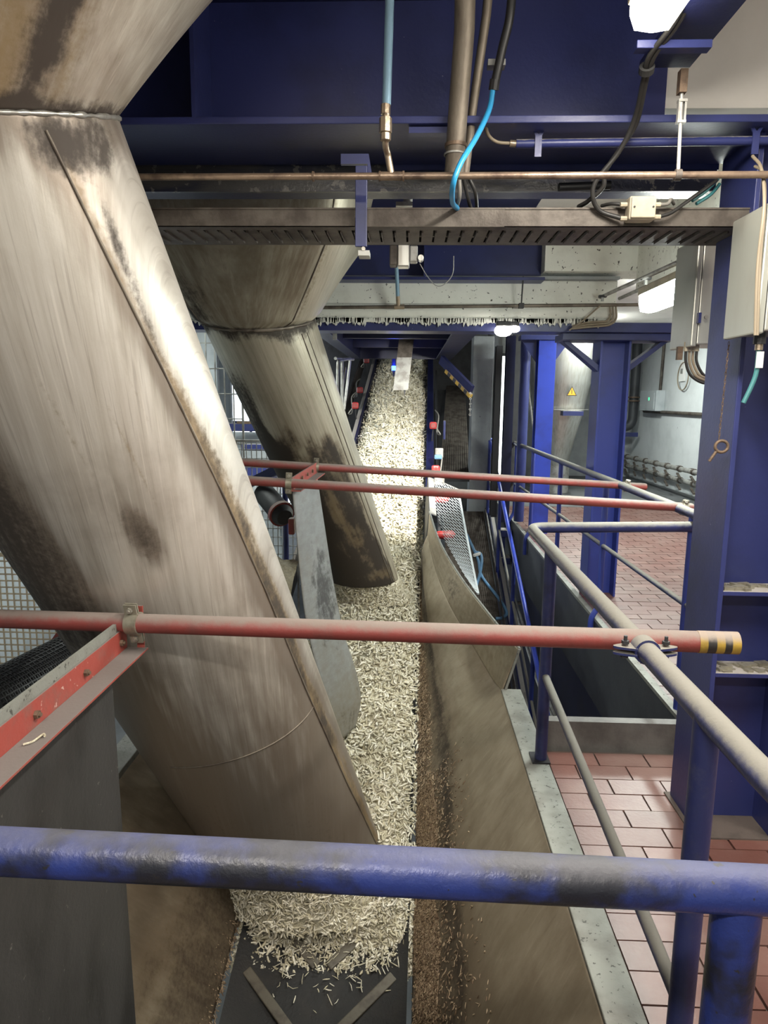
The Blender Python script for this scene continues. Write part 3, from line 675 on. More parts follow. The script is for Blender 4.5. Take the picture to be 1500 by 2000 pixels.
strips('crumb_layer', np.stack([X + .008, Y, Z + .008], 1), np.tile(np.array([.8, 0, .6]), (n, 1)), rng.uniform(.008, .04, n), rng.uniform(.0022, .005, n), 'crumb', tl, .9, kind='stuff')

# ------------------------------------------------------------------ beet slices on the belt
def pile_h(y, t, bump=True):
    edge = max(0.0, 1 - abs(t) ** 3.2)
    front = sm(3.18, 3.55, y + .10 * t * t)
    h = .17 + .16 * math.exp(-((y - 3.65) / .4) ** 2) + .12 * math.exp(-((y - 6.3) / .5) ** 2) + .05 * math.exp(-((y - 9) / 2.0) ** 2)
    h = h * edge * front + (.05 * fbm(y * 3.2, t * 2.0, 2, 3) + .03 * fbm(y * 9, t * 5, 6, 3)) * front * (.4 + .6 * edge)
    return max(h, .0) + .03 * front - .02 * (1 - front)
pb = MB(); rr = []
ny, ntt = 420, 44
for i in range(ny + 1):
    y = 3.12 + (14.6 - 3.12) * (i / ny) ** 1.35
    rr.append([V((bx(y) + t * (HW - .01), y, bz(y) + pile_h(y, t))) for t in [-1 + 2 * j / ntt for j in range(ntt + 1)]])
pile = thing('beet_slices', (bx(8), 8, bz(3.2)), 'cream heap of freshly sliced beet strips riding up the conveyor belt', 'beet slices', kind='stuff')
pb.loft(rr, False, False).build('slice_bed', 'coss_bed', pile, smooth=180, kind='stuff')
n = 36000
q = rng.uniform(0, 1, n); Y = 3.25 + 11.3 * q ** 1.25; Y[:3500] = rng.uniform(3.10, 3.45, 3500); Tt = np.clip(rng.uniform(-1.06, 1.06, n), -1.06, 1.06)
hh = np.array([pile_h(a, max(-1, min(1, b))) for a, b in zip(Y, Tt)])
P = np.stack([bx(Y) + Tt * (HW - .005), Y, bz(Y) + hh + rng.uniform(-.01, .024, n) * np.clip(Y / 4, 1, 2.0)], 1)
sc = np.clip(.55 + Y * .11, .9, 1.75)
strips('slice_strips', P, np.tile(np.array(NRM), (n, 1)), rng.uniform(.02, .062, n) * sc, rng.uniform(.005, .013, n) * sc, 'coss', pile, .45, .4, kind='stuff')
# the curtain falling out of each chute mouth
def curtain(label, D, yoff, zdrop, n):
    t = thing('falling_slices', (D.pt(.5, 1).x, D.pt(.5, 1).y, D.pt(.5, 1).z - zdrop), label, 'beet slices', 'falling beet slices', kind='stuff')
    c, rx, ry, tl_, _ = D.ring(1.0); rr = []
    for i in range(15):
        v = i / 14; k = .93 + .22 * v * v; cy = c.y + yoff * v
        rr.append([V((c.x + (.10 * v) + math.sin(2 * PI * j / 64) * rx * k, cy + math.cos(2 * PI * j / 64) * ry * k, c.z + .06 - (zdrop + .06) * v + .02 * fbm(j * .8, v * 2, 7))) for j in range(64)])
    MB().loft(rr, False).build('slice_stream', 'coss_bed', t, smooth=180, kind='stuff')
    th = rng.uniform(0, 2 * PI, n); v = rng.uniform(0, 1, n); k = .96 + .24 * v * v
    P = np.stack([c.x + .10 * v + np.sin(th) * rx * k, c.y + yoff * v + np.cos(th) * ry * k, c.z - zdrop * v], 1)
    nm = np.stack([np.sin(th), np.cos(th), np.zeros(n)], 1)
    strips('slice_strips', P, nm, rng.uniform(.02, .06, n), rng.uniform(.004, .009, n), 'coss', t, .7, .3, kind='stuff')
curtain('tan beet slices pouring from the mouth of the huge near chute', D1, .10, .30, 4200)
curtain('beet slices pouring from the mouth of the smaller far chute', D2, .16, .22, 1500)
# loose slices on the bare belt in front of the heap
n = 170
Y = 3.24 - np.abs(rng.normal(0, .11, n)); Tt = rng.uniform(-.5, .95, n)
strips('loose_slices', np.stack([bx(Y) + Tt * HW, Y, bz(Y) + .012 + rng.uniform(0, .02, n)], 1), np.tile(np.array(NRM), (n, 1)), rng.uniform(.02, .06, n), rng.uniform(.002, .0045, n), 'coss', pile, .9, .3, kind='stuff')
# ================================================================== RED PIPES AND GUIDE PLATES
def clampset(parent, c, axis, R, side, mat='clamp', boltmat='bolt', w=.035, lug=.05):
    """two-half pipe clamp round a pipe at c: sleeve, two lugs and a bolt through each"""
    c, ax = V(c), V(axis).normalized(); sd = V(side); sd = (sd - ax * sd.dot(ax)).normalized(); nn = ax.cross(sd)
    cl = MB().ring(c, ax, R + .0005, R + .006, w, 24)
    for s in (1, -1):
        for k in (1, -1): cl.obox(c + sd * s * (R + lug / 2) + nn * k * .005, (ax, sd, nn), (w / 2, lug / 2, .003))
    o = cl.build('pipe_clamp', mat, parent, smooth=40)
    for s in (1, -1):
        MB().bolt(c + sd * s * (R + lug * .55) - nn * .008, -nn, .010, .008).bolt(c + sd * s * (R + lug * .55) + nn * .008, nn, .010, .008, .006).build('bolt', boltmat, o)
    return o
def red_pipe(p0, p1, R, label, capmat='red'):
    p0, p1 = V(p0), V(p1)
    t = thing('red_pipe', (p0 + p1) / 2, label, 'pipe', 'red pipes across the conveyor')
    MB().tube([p0, p1 - (p1 - p0).normalized() * .004, p1], [R, R, R * .93], 28).build('tube', 'red', t, smooth=50)
    return t, (p1 - p0).normalized()
PR = .0315
a, b = at(-70, 1206, 2.20), at(1442, 1256, 1.95)
pn, ax = red_pipe(a, b, PR, 'thick red pipe across the foreground with a yellow and black banded end')
def on(a, b, px):                      # point on the segment a-b seen at pixel column px
    lo, hi = 0.0, 1.0
    for _ in range(40):
        m_ = (lo + hi) / 2; v = CAM_R.transposed() @ (lerp(a, b, m_) - V((0, 0, EYE)))
        if 750 + F_PX * v.x / -v.z < px: lo = m_
        else: hi = m_
    return lerp(a, b, lo)
for i, (x0, x1) in enumerate(((1362, 1377), (1377, 1394), (1394, 1410), (1410, 1424), (1424, 1441))):
    MB().tube([on(a, b, x0), on(a, b, x1)], PR + .0012, 28).build('end_band', 'hazard_black' if i % 2 else 'yellow', pn, smooth=50)
clampset(pn, on(a, b, 262), ax, PR, (0, -.25, 1), w=.042, lug=.04)
near_pipe = (a, b)
# far pair
a1, b1 = at(425, 900, 4.60), at(1261, 951, 5.28); a2, b2 = at(440, 936, 3.90), at(1352, 992, 4.10)
pf1, ax1 = red_pipe(a1, b1, .027, 'farther of the two thin red pipes in mid view, ending at the railing')
pf2, ax2 = red_pipe(a2, b2, .027, 'nearer of the two thin red pipes in mid view, reaching the large column')
clampset(pf1, on(a1, b1, 617), ax1, .027, (0, -.2, 1), w=.035, lug=.035)
clampset(pf2, on(a2, b2, 564), ax2, .027, (0, -.2, 1), w=.035, lug=.035)
clampset(pf1, on(a1, b1, 1224), ax1, .027, (0, -.3, 1), w=.035, lug=.02)
clampset(pf2, on(a2, b2, 1336), ax2, .027, (0, -.3, 1), w=.035, lug=.02)

def angle_iron(parent, x, y0, y1, z, leg=.075, th=.007, bolts=()):
    MB().box(x, x + th, y0, y1, z, z + leg).build('angle_upright', 'red_bright', parent, bevel=.001)
    MB().box(x + th, x + leg, y0, y1, z, z + th).build('angle_ledge', 'red_bright', parent, bevel=.001)
    for y in bolts: MB().bolt((x + th, y, z + leg * .5), (1, 0, 0), .011, .010, .006).build('bolt', 'rust', parent)
e = at(288, 1268, 2.17)
zl = e.z; xl = e.x - .075
gp = thing('guide_plate', (xl, 1.6, -.9), 'dark steel guide plate with a red angle along its top at lower left', 'plate', 'guide plates')
angle_iron(gp, xl, .9, 2.17, zl, .078, bolts=(1.33, 1.60, 1.87, 2.12))
MB().box(xl - .012, xl - .001, .9, 2.15, zl + .0, zl + .105).build('backing_strip', 'coping', gp)
MB().prism([(xl + .004, .9, zl), (xl + .004, 2.03, zl), (xl + .02, 2.03, -.4), (xl + .03, 2.06, -1.15), (xl + .03, .9, -1.15)], (.008, 0, 0)).build('plate', 'steel_plate', gp)
pa, pb_ = on(near_pipe[0], near_pipe[1], 262), None
MB().box(pa.x - .005, pa.x + .018, pa.y + .028, pa.y + .036, pa.z - .10, pa.z + .05).build('end_tab', 'red_bright', gp)
cu = MB().tube(spline([(xl + .03, 1.50, zl + .011), (xl + .045, 1.515, zl + .011), (xl + .052, 1.55, zl + .012), (xl + .062, 1.54, zl + .013)], 5), .003, 6)
cu.build('beet_shred', 'coss_bed', smooth=60, label='single curled beet shred lying on the red angle ledge', cat='beet slice')

gx0, gx1 = on(a2, b2, 566), on(a1, b1, 618)
gp2 = thing('guide_plate', (gx0.x, 4.8, -.3), 'pale grey guide plate between the two chutes, bolted to the thin red pipes', 'plate', 'guide plates')
d = (gx1 - gx0)
MB().bar(gx0 + V((.012, 0, -.005)), gx1 + V((.0, 0, -.005)), .008, .075).build('angle_upright', 'red_bright', gp2)
MB().bar(gx0 + V((.035, 0, -.045)), gx1 + V((.03, 0, -.045)), .06, .007).build('angle_ledge', 'red_bright', gp2)
for k in (.3, .5, .7): MB().bolt(lerp(gx0, gx1, k) + V((.017, 0, 0)), (1, 0, 0), .012, .01).build('bolt', 'rust', gp2)
# plate: outline in photograph columns, near edge then far edge
nearE = [at(570, 952, 3.96), at(578, 1040, 3.96), at(586, 1130, 3.96), at(600, 1230, 3.98), at(625, 1330, 4.02), at(652, 1405, 4.10), at(668, 1442, 4.2)]
farE = [at(618, 936, 4.72), at(634, 1040, 4.74), at(648, 1130, 4.76), at(668, 1230, 4.76), at(690, 1300, 4.72), at(703, 1362, 4.6), at(692, 1420, 4.4)]
def sgp(i, j):
    n = fbm(i * 7, j * 5, 40)
    r = .85 * blob(i, j, .42, .62, .20, .42, 3, .5) + .35 * sm(.75, 1, i + .2 * n) * (.6 + n)
    return (clamp(r), .12 * sm(.5, 1, i), clamp(.15 + .2 * n + .5 * sm(.55, .95, i)))
fN, fF = poly(spline(nearE, 5)), poly(spline(farE, 5))
M['gplate'] = stained_metal('stained_grey_plate', (.30, .31, .31), (.24, .245, .24), (.22, .19, .14), (.035, .033, .033), rough=.45, metal=.35, streak=10)
sheet('plate', fN, fF, 'gplate', gp2, sgp, 60, 26, 0, solid=.008)

# ================================================================== HANDRAILS
def rail(pts, r, name, parent, mat='rail', fr=.06, seg=24): return MB().tube(fillet(pts, fr, 8), r, seg).build(name, mat, parent, smooth=50)
# foreground rail
fr0, fr1 = at(-140, 1655, .87), at(1800, 1754, .87)
hf = thing('handrail', (0, .87, 0), 'worn blue handrail crossing the whole foreground', 'railing', 'blue railings')
rail([fr0, fr1], .0325, 'top_rail', hf, 'rail_front', seg=36)
pp = at(1447, 1760, .87)
rail([(pp.x, .88, 0), (pp.x, .88, pp.z)], .033, 'post', hf, 'rail_front')
rail([(-1.3, .87, 0), (-1.3, .87, 1.15)], .03, 'post', hf, 'rail_front')
MB().box(pp.x - .06, pp.x + .06, .82, .94, 0, .01).build('foot_plate', 'rail', hf)
# side rail
RX = .69
hs = thing('handrail', (RX, 3, 0), 'dusty blue handrail running along the trough to a bend before the pit', 'railing', 'blue railings')
z1 = 1.10
end = at(1362, 1029, 3.85)
rail([(RX, .87, z1 + .03), (RX, 1.2, z1), (RX, 3.85, z1), (EDGE, 3.85, end.z)], .030, 'top_rail', hs, fr=.09)
rail([(RX, 1.50, 0), (RX, 1.50, z1)], .030, 'post', hs)
rail([(RX, 3.27, 0.0), (RX, 3.27, z1)], .030, 'post', hs)
rail([(RX, 1.50, .34), (RX, 3.27, .46)], .019, 'mid_rail', hs)
MB().box(RX - .05, RX + .04, 3.22, 3.33, 0.01, .018).build('foot_plate', 'black_plastic', hs)
# clamp tying the red pipe to the side rail
cpt = V((RX, on(near_pipe[0], near_pipe[1], 1310).y - .045, z1))
ct = thing('pipe_clamp', cpt, 'blue two bolt clamp under the banded end of the thick red pipe', 'clamp')
MB().ring(cpt, (0, 1, 0), .0305, .037, .05, 24).build('sleeve', 'rail', ct, smooth=40)
for s in (-1, 1):
    for dz in (.004, -.014): MB().prism([V((cpt.x + s * .03 + s * .062 * math.sin(k * PI / 12), cpt.y - .028 + .056 * (k / 12), cpt.z + dz)) for k in range(13)], (0, 0, .007)).build('lug', 'rail', ct)
    MB().bolt((cpt.x + s * .058, cpt.y, cpt.z + .017), (0, 0, 1), .011, .01, .014).bolt((cpt.x + s * .058, cpt.y, cpt.z - .014), (0, 0, -1), .011, .01).build('bolt', 'dark', ct)
# railing along the slab edge
he = thing('handrail', (EDGE, 7, 0), 'blue railing along the edge of the tiled floor beyond the pit', 'railing', 'blue railings')
zr = 1.19
far_end = at(978, 858, 11.6); loop_l = at(957, 860, 11.3)
stair_x = loop_l.x
rail([(EDGE, 3.2, zr), (EDGE, 11.6, far_end.z)], .028, 'top_rail', he, fr=.12)
rail([(EDGE, 3.2, .67), (EDGE, 11.4, .56)], .018, 'mid_rail', he)
for k, y in enumerate((3.87, 5.6, 7.3, 8.95, 10.4, 11.55)):
    rail(([(EDGE - .06, y, -.20), (EDGE - .06, y, .02)] if k else []) + [(EDGE, y, .12 if k else .02), (EDGE, y, zr - (.0 if y < 9 else .04))], .024, 'post', he, 'blue_mid', fr=.05, seg=14)
# descending walkway rail
W0 = .42
def wz(y): return -.02 - (11.3 - y) * W0        # walkway surface
hw = thing('handrail', (stair_x, 9, -1), 'bright blue railing sloping down beside the grating walkway', 'railing', 'blue railings')
rail([(EDGE - .03, 11.75, far_end.z - .01), (stair_x, 11.6, loop_l.z), (stair_x, 11.2, loop_l.z - .03), (stair_x, 6.0, loop_l.z - .03 - 5.2 * W0)], .026, 'top_rail', hw, 'blue_bright', fr=.14)
rail([(stair_x, 11.5, loop_l.z - .5), (stair_x, 6.0, loop_l.z - .5 - 5.4 * W0)], .016, 'mid_rail', hw, 'rail')
for y in (11.3, 9.8, 8.3, 6.8):
    z = loop_l.z - .04 - (11.2 - y) * W0; rail([(stair_x, y, wz(y) - .15), (stair_x, y, z)], .024, 'post', hw, 'blue_mid', seg=14)

# ------------------------------------------------------------------ grating walkway
def lattice(p0, du, dv, nu, nv, t, h, mb=None, flat=None):
    mb = mb or MB(); p0, du, dv = V(p0), V(du), V(dv)
    for i in range(nu + 1): mb.bar(p0 + du * (i / nu), p0 + du * (i / nu) + dv, t, h, flat or (0, 0, 1))
    for j in range(nv + 1): mb.bar(p0 + dv * (j / nv), p0 + dv * (j / nv) + du, t, h, flat or (0, 0, 1))
    return mb
wk = thing('grating_walkway', (.9, 8, -2), 'inclined galvanised grating walkway beside the conveyor with metal edges', 'walkway')
xa, xb_ = .57, stair_x - .07
for k, (y0, y1) in enumerate(((5.2, 6.9), (6.93, 8.6), (8.63, 10.1), (10.13, 11.3))):
    pl = MB().prism([(xa, y0, wz(y0) - .03), (xb_, y0, wz(y0) - .03), (xb_, y1, wz(y1) - .03), (xa, y1, wz(y1) - .03)], (0, 0, .004)).build('shade_sheet', 'black_plastic', wk)  # added black sheet that stands in for the shade below the grating
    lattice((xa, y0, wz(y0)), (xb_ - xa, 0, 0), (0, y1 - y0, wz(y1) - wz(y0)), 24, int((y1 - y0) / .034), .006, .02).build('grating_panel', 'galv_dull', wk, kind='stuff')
MB().bar((xb_ + .03, 5.2, wz(5.2) + .02), (xb_ + .03, 11.3, wz(11.3) + .02), .012, .12).build('edge_channel', 'galv_dull', wk)
MB().bar((xb_ + .05, 5.2, wz(5.2) - .02), (xb_ + .05, 11.3, wz(11.3) - .02), .03, .03).build('edge_channel', 'galv', wk)
rb = thing('ribbed_ramp', (.7, 13, 1), 'dark ribbed ramp climbing beside the conveyor past the concrete pillar', 'ramp')
a, b, c_, d_ = at(858, 935, 11.35), at(918, 935, 11.35), at(908, 755, 15.2), at(872, 755, 15.2)
MB().prism([a, b, c_, d_], (0, 0, -.05)).build('plate', 'dark', rb)
for k in range(13):
    f = (k + .5) / 13; p, q_ = lerp(a, b, f), lerp(d_, c_, f); MB().bar(p + V((0, 0, .012)), q_ + V((0, 0, .012)), .03, .024).build('rib', 'galv_dull', rb)
# stair steps / blue stringer below railing
st = thing('walkway_stringer', (1.3, 9, -2), 'dark blue sloping stringer beam under the walkway railing', 'beam')
MB().bar((stair_x + .03, 4.8, wz(4.8) - .1), (stair_x + .03, 11.4, wz(11.4) - .1), .02, .22).build('web', 'blue_dark', st)
MB().bar((stair_x + .06, 4.8, wz(4.8) + .0), (stair_x + .06, 11.4, wz(11.4) + .0), .07, .012).build('flange', 'blue', st)
t = thing('support_frame', (stair_x, 10.4, -.6), 'short blue support frame between walkway and slab edge', 'frame')
for z in (0, -.42): MB().box(stair_x + .06, EDGE - .05, 10.2, 10.45, wz(10.3) + .22 + z, wz(10.3) + .32 + z).build('crossbar', 'blue', t, bevel=.004)
MB().box(stair_x + .1, stair_x + .16, 10.25, 10.4, wz(10.3) - .4, wz(10.3) + .3).build('upright', 'blue', t)
# pipes on brackets deep in the pit
pr = thing('pit_pipes', (1.3, 6, -1.6), 'pair of pale pipes running through the pit below the slab edge', 'pipes')
for dx, dz in ((0, 0), (.06, -.05)):
    MB().tube(fillet([(1.42 + dx, 10.5, -.60 + dz), (1.44 + dx, 7.2, -1.24 + dz), (1.45 + dx, 4.4, -1.35 + dz), (1.45 + dx, 3.8, -1.73 + dz)], .2), .017, 10).build('pipe', 'galv', pr, smooth=50)
for y in (9.2, 7.3, 5.2): MB().box(1.38, EDGE - .03, y, y + .03, -1.40 + (y - 6.5) * .16, -1.36 + (y - 6.5) * .16).build('bracket', 'galv_dull', pr)
bxm = thing('pit_machine', (.95, 5.2, PIT), 'pale green grey machine housing down in the pit', 'machine')
MB().box(.78, 1.50, 4.4, 5.1, PIT, -1.9).build('housing', 'pale_steel', bxm, bevel=.02)
MB().box(.78, 1.50, 4.38, 4.4, -2.27, -2.1).build('cover_strip', 'blue', bxm)
MB().box(1.03, 1.2, 4.37, 4.39, -2.16, -1.95).build('panel', 'galv', bxm)

# ------------------------------------------------------------------ mesh guard beside the belt
mg = thing('mesh_guard', (.5, 6.5, .3), 'white expanded mesh guard panel on the right of the belt', 'guard')
A, Bp, Cc, Dp = at(849, 936, 7.7), at(896, 956, 7.35), at(934, 1158, 5.55), at(908, 1130, 5.6)
Lf = [at(849, 936, 7.7), at(850, 990, 7.1), at(868, 1055, 6.4), at(905, 1120, 5.72), at(930, 1157, 5.5)]
Rf = [at(895, 956, 7.35), at(900, 985, 7.0), at(911, 1045, 6.4), at(924, 1110, 5.85), at(934, 1160, 5.5)]
fl_, fr_ = poly(Lf), poly(Rf)
lt = MB()
NR = 30
for i in range(NR):
    t0, t1 = i / NR, (i + 1) / NR; m_ = 8
    for j in range(m_):
        a, b = lerp(fl_(t0), fr_(t0), j / m_), lerp(fl_(t1), fr_(t1), (j + 1) / m_); c_ = lerp(fl_(t1), fr_(t1), j / m_)
        if (a - b).length > .004: lt.bar(a, b, .0045, .004); 
    if (fl_(t0) - fr_(t0)).length > .01: lt.bar(fl_(t0), fr_(t0), .0045, .004)
lt.build('mesh', 'pale_steel', mg, kind='stuff')
for f in (0, .12, .98): MB().bar(fl_(f), fr_(f) + V((0, .002, 0)), .012, .010).build('frame_bar', 'galv', mg)
for k in range(4): MB().bar(Rf[k], Rf[k + 1], .018, .014).build('frame_bar', 'pale_steel', mg)
# things behind the mesh: machine shapes
for (px, py, Y, r, mt, lab) in ((862, 975, 7.9, .05, 'red_plastic', 'red roller cap glimpsed through the top of the mesh guard'), (872, 1045, 7.2, .05, 'red_plastic', 'red roller cap glimpsed through the middle of the mesh guard')):
    p = at(px, py, Y); MB().tube([p + V((-.1, 0, 0)), p, p + V((.06, 0, 0)), p + V((.08, 0, -.01))], [r * .8, r, r, r * .7], 16).build('idler_roller', mt, smooth=40, label=lab, cat='roller', group='idler rollers along the belt')
along(.736, 5.0, 7.8, .02, .5, -.6).build('machine_side', 'dark', conv)
# blue hose lying on the grating
hp = [(918, 1050), (925, 1075), (938, 1083), (941, 1105), (933, 1130), (940, 1115), (950, 1150), (975, 1180), (990, 1195), (988, 1208), (975, 1212)]
def on_walk(px, py):
    lo, hi = 4.5, 12.0
    for _ in range(40):
        m_ = (lo + hi) / 2
        if at(px, py, m_).z > wz(m_): lo = m_
        else: hi = m_
    return at(px, py, lo)
pts = [on_walk(*q) + V((0, 0, .035)) for q in [(921, 1068), (928, 1082), (938, 1086), (941, 1102), (936, 1130), (930, 1150)]]
MB().tube(spline(pts, 8), .022, 12).build('water_hose', 'hose_dusty', smooth=60, label='short doubled loop of blue hose on the grating by the mesh guard', cat='hose')
pts = [on_walk(*q) + V((0, 0, .03)) for q in [(912, 1048), (922, 1070), (934, 1098), (938, 1122), (948, 1140), (968, 1165), (984, 1188), (989, 1203), (980, 1211), (968, 1212)]]
MB().tube(spline(pts, 8), .021, 12).build('water_hose', 'hose_dusty', smooth=60, label='long dusty blue hose snaking down the grating walkway', cat='hose')
p = on_walk(931, 1092); MB().obox(p + V((0, 0, .07)), ((1, .6, .2), (-.6, 1, 0), (0, 0, 1)), (.06, .022, .02)).build('hose_tag', 'paper', bevel=.006, label='small white nozzle lying on the hose loop', cat='nozzle')
# ================================================================== CABLE TRAY
ty0, ty1 = 2.72, 3.03; tz = zat(443, ty0); tzt = zat(406, ty0); tx0, tx1 = -1.55, COLX + .03
tr = thing('cable_tray', (0, 2.87, tz), 'long grimy slotted cable tray spanning below the girder', 'cable tray')
MB().box(tx0, -.22, ty0, ty0 + .003, tz, tzt).build('side_wall', 'galv_dull', tr); MB().box(-.2, .34, ty0 - .002, ty0 + .003, tz, tzt).build('side_wall', 'galv_dull', tr); MB().box(.34, tx1, ty0, ty0 + .003, tz, tzt).build('side_wall', 'galv_dull', tr)
MB().box(tx0, tx1, ty1 - .003, ty1, tz, tzt - .02).build('side_wall', 'galv_dull', tr)
MB().box(tx0, tx1, ty0, ty0 + .055, tz, tz + .003).build('bottom_margin', 'galv_dull', tr); MB().box(tx0, tx1, ty1 - .055, ty1, tz, tz + .003).build('bottom_margin', 'galv_dull', tr)
MB().box(tx0, tx1, ty0 - .004, ty0 + .012, tzt - .006, tzt).build('rolled_lip', 'galv_dull', tr)
rm_ = MB().box(-.022, .022, ty0 + .055, ty1 - .055, 0, .004); rm_.box(-.022, -.017, ty0 + .06, ty1 - .06, -.008, 0)
rme = bpy.data.meshes.new('bottom_slat'); rme.from_pydata(rm_.v, [], rm_.f); rme.materials.append(M['galv_dull']); rme.update()
x = tx0 + .03
while x < tx1 - .02: part('bottom_slat', rme, (x, 0, tz), tr); x += .0525
for i, (yy, zz, r, mt) in enumerate(((2.80, .02, .014, 'cable'), (2.93, .022, .013, 'cable_grey'))):
    MB().tube(spline([(tx0 + k * .3, yy + .012 * math.sin(k * 1.7 + i), tz + zz) for k in range(10)], 3), r, 8).build('power_cable', mt, smooth=60, label=('black cable lying along the front of the slotted tray', 'grey cable lying along the back of the slotted tray')[i], cat='cable', group='cables inside the tray')
MB().box(tx0, tx1, ty0 + .02, ty1 - .02, tz + .034, tz + .038).build('dark_backing', 'cable', tr)  # dark plate added above the slats so no bright ceiling shows through
# blue hanger of the tray
hx0, hx1 = at(694, 400, 2.69).x, at(717, 400, 2.69).x
hg = thing('tray_hanger', ((hx0 + hx1) / 2, 2.7, tz - .05), 'blue flat bar hanger clipped round the cable tray', 'hanger')
MB().box(hx0, hx1, 2.685, 2.70, zat(482, 2.69), zat(324, 2.69)).build('strap', 'blue', hg, bevel=.002)
MB().box(hx0 - .055, hx1, 2.70, 2.72, zat(320, 2.7), zat(300, 2.7)).build('top_bracket', 'blue', hg)
MB().prism([(hx1, 2.70, zat(300, 2.7)), (hx1 + .004, 2.70, zat(300, 2.7)), (hx1 + .018, 2.70, zat(345, 2.7)), (hx1, 2.70, zat(345, 2.7))], (0, .05, 0)).build('gusset', 'blue', hg)
MB().box(hx0 + .012, hx1 + .01, 2.68, 2.75, zat(500, 2.69), zat(490, 2.69)).build('clip', 'galv', hg)
MB().bolt((hx1 - .012, 2.685, zat(487, 2.69)), (0, -1, 0), .008, .008).build('bolt', 'bolt', hg)

# ================================================================== PIPES OVERHEAD
q0, q1 = at(225, 346, 2.55), at(1560, 341, 2.45)
sp = thing('supply_pipe', lerp(q0, q1, .5), 'thin brown steel pipe running level across the view above the tray', 'pipe')
MB().tube([q0, q1], .0115, 16).build('tube', 'pipe', sp, smooth=50)
tp_ = on(q0, q1, 765)
MB().tube([on(q0, q1, 743), on(q0, q1, 787)], .0145, 16).build('tee_fitting', 'pipe', sp, smooth=50)
for px in (742, 788, 612): MB().ring(on(q0, q1, px), q1 - q0, .011, .0165, .006, 18).build('socket_rim', 'rust', sp, smooth=40)
vp0 = at(753, 290, 2.47); 
MB().tube(fillet([tp_, at(757, 300, 2.50), at(753, 288, 2.47), at(752, 262, 2.44)], .03, 6), .0115, 14).build('elbow', 'brass', sp, smooth=50)
for py, r, h in ((268, .018, .02), (245, .021, .045), (214, .016, .03)):
    p = at(753, py, 2.44); u_ = V((0, 0, h / 2)); MB().tube([p - u_, p + u_], r, 8).build('union_nut', 'brass', sp)
MB().tube([at(753, 262, 2.44), at(755, 205, 2.44)], .013, 12).build('nipple', 'brass', sp, smooth=50)
MB().tube([at(755, 205, 2.44), at(763, -60, 2.44)], .0145, 16).build('drop_pipe', 'pipe_blue', sp, smooth=50)
# pipe clamp with threaded rod hanger on the right
hp_ = on(q0, q1, 1324)
rh = thing('pipe_hanger', hp_, 'rod hanger with turnbuckle holding the brown pipe near the column', 'hanger')
MB().ring(hp_, q1 - q0, .0115, .018, .02, 18).build('clamp_ring', 'galv_dull', rh, smooth=40)
top = at(1332, 170, 2.47)
MB().tube([hp_ + V((0, 0, .012)), top], .006, 10).build('rod', 'galv', rh, smooth=50)
pt_ = at(1331, 218, 2.47); 
for s in (-1, 1): MB().box(pt_.x + s * .010 - .003, pt_.x + s * .010 + .003, 2.462, 2.478, pt_.z - .03, pt_.z + .03).build('turnbuckle_bar', 'galv', rh)
for dz in (-.032, .032): MB().box(pt_.x - .014, pt_.x + .014, 2.46, 2.48, pt_.z + dz - .004, pt_.z + dz + .004).build('turnbuckle_end', 'galv', rh)
MB().box(top.x - .012, top.x + .012, 2.455, 2.485, top.z - .02, top.z + .05).build('top_bracket', 'rust', rh)
# thick conduit pair
MB().tube([at(887, 337, 2.62), at(893, 240, 2.58), at(907, 60, 2.50), at(910, -80, 2.46)], .034, 20).build('cable_duct', 'conduit', smooth=50, label='thick grimy vertical conduit beside the blue hose', cat='conduit', group='conduits through the deck')
t = thing('duct_clip', at(888, 290, 2.6), 'wire clip round the thick vertical conduit', 'clip')
MB().ring(at(890, 285, 2.60), (0, 0, 1), .0345, .039, .012, 20).build('band', 'rust', t, smooth=40); MB().ring(at(888, 302, 2.605), (0, 0, 1), .0345, .038, .006, 20).build('band', 'galv', t, smooth=40)
MB().tube([at(908, 340, 2.66), at(925, 200, 2.62), at(950, 30, 2.55), at(958, -60, 2.52)], .0155, 14).build('cable_duct', 'conduit', smooth=50, label='slim grimy conduit right of the thick vertical one', cat='conduit', group='conduits through the deck')
MB().tube(spline([at(1003, -60, 2.5), at(996, 30, 2.52), at(981, 95, 2.55), at(966, 165, 2.58)], 5), .015, 12).build('cable_duct', 'black_plastic', smooth=50, label='black conduit above the start of the blue hose', cat='conduit', group='conduits through the deck')
t = thing('cable_gland', at(966, 165, 2.58), 'small black cable gland with clip above the blue hose', 'gland')
MB().tube([at(967, 155, 2.575), at(964, 176, 2.585)], .018, 10).build('gland_nut', 'black_plastic', t); MB().box(at(952, 128, 2.6).x, at(986, 128, 2.6).x, 2.58, 2.62, zat(134, 2.6), zat(122, 2.6)).build('clip_bar', 'galv', t)
MB().tube(spline([at(963, 172, 2.58), at(955, 215, 2.57), at(930, 268, 2.52), at(900, 318, 2.46), at(885, 360, 2.46), at(884, 395, 2.60), at(893, 407, 2.72)], 8), .0095, 12).build('blue_hose', 'hose', smooth=60, label='bright blue hose curving from the ceiling into the cable tray', cat='hose')
for i, pts in enumerate(([(897, 345, 2.66), (898, 380, 2.68), (893, 402, 2.74)], [(905, 345, 2.66), (912, 380, 2.7), (920, 408, 2.76)], [(915, 345, 2.68), (928, 375, 2.7), (932, 410, 2.78)])):
    MB().tube(spline([at(*p) for p in pts], 6), .007, 8).build('loose_cable', ('cable_grey', 'cable', 'cable')[i], smooth=60, label=('pale', 'middle black', 'outer black')[i] + ' cable dropping from the conduits into the tray', cat='cable', group='cables dropping into the tray')
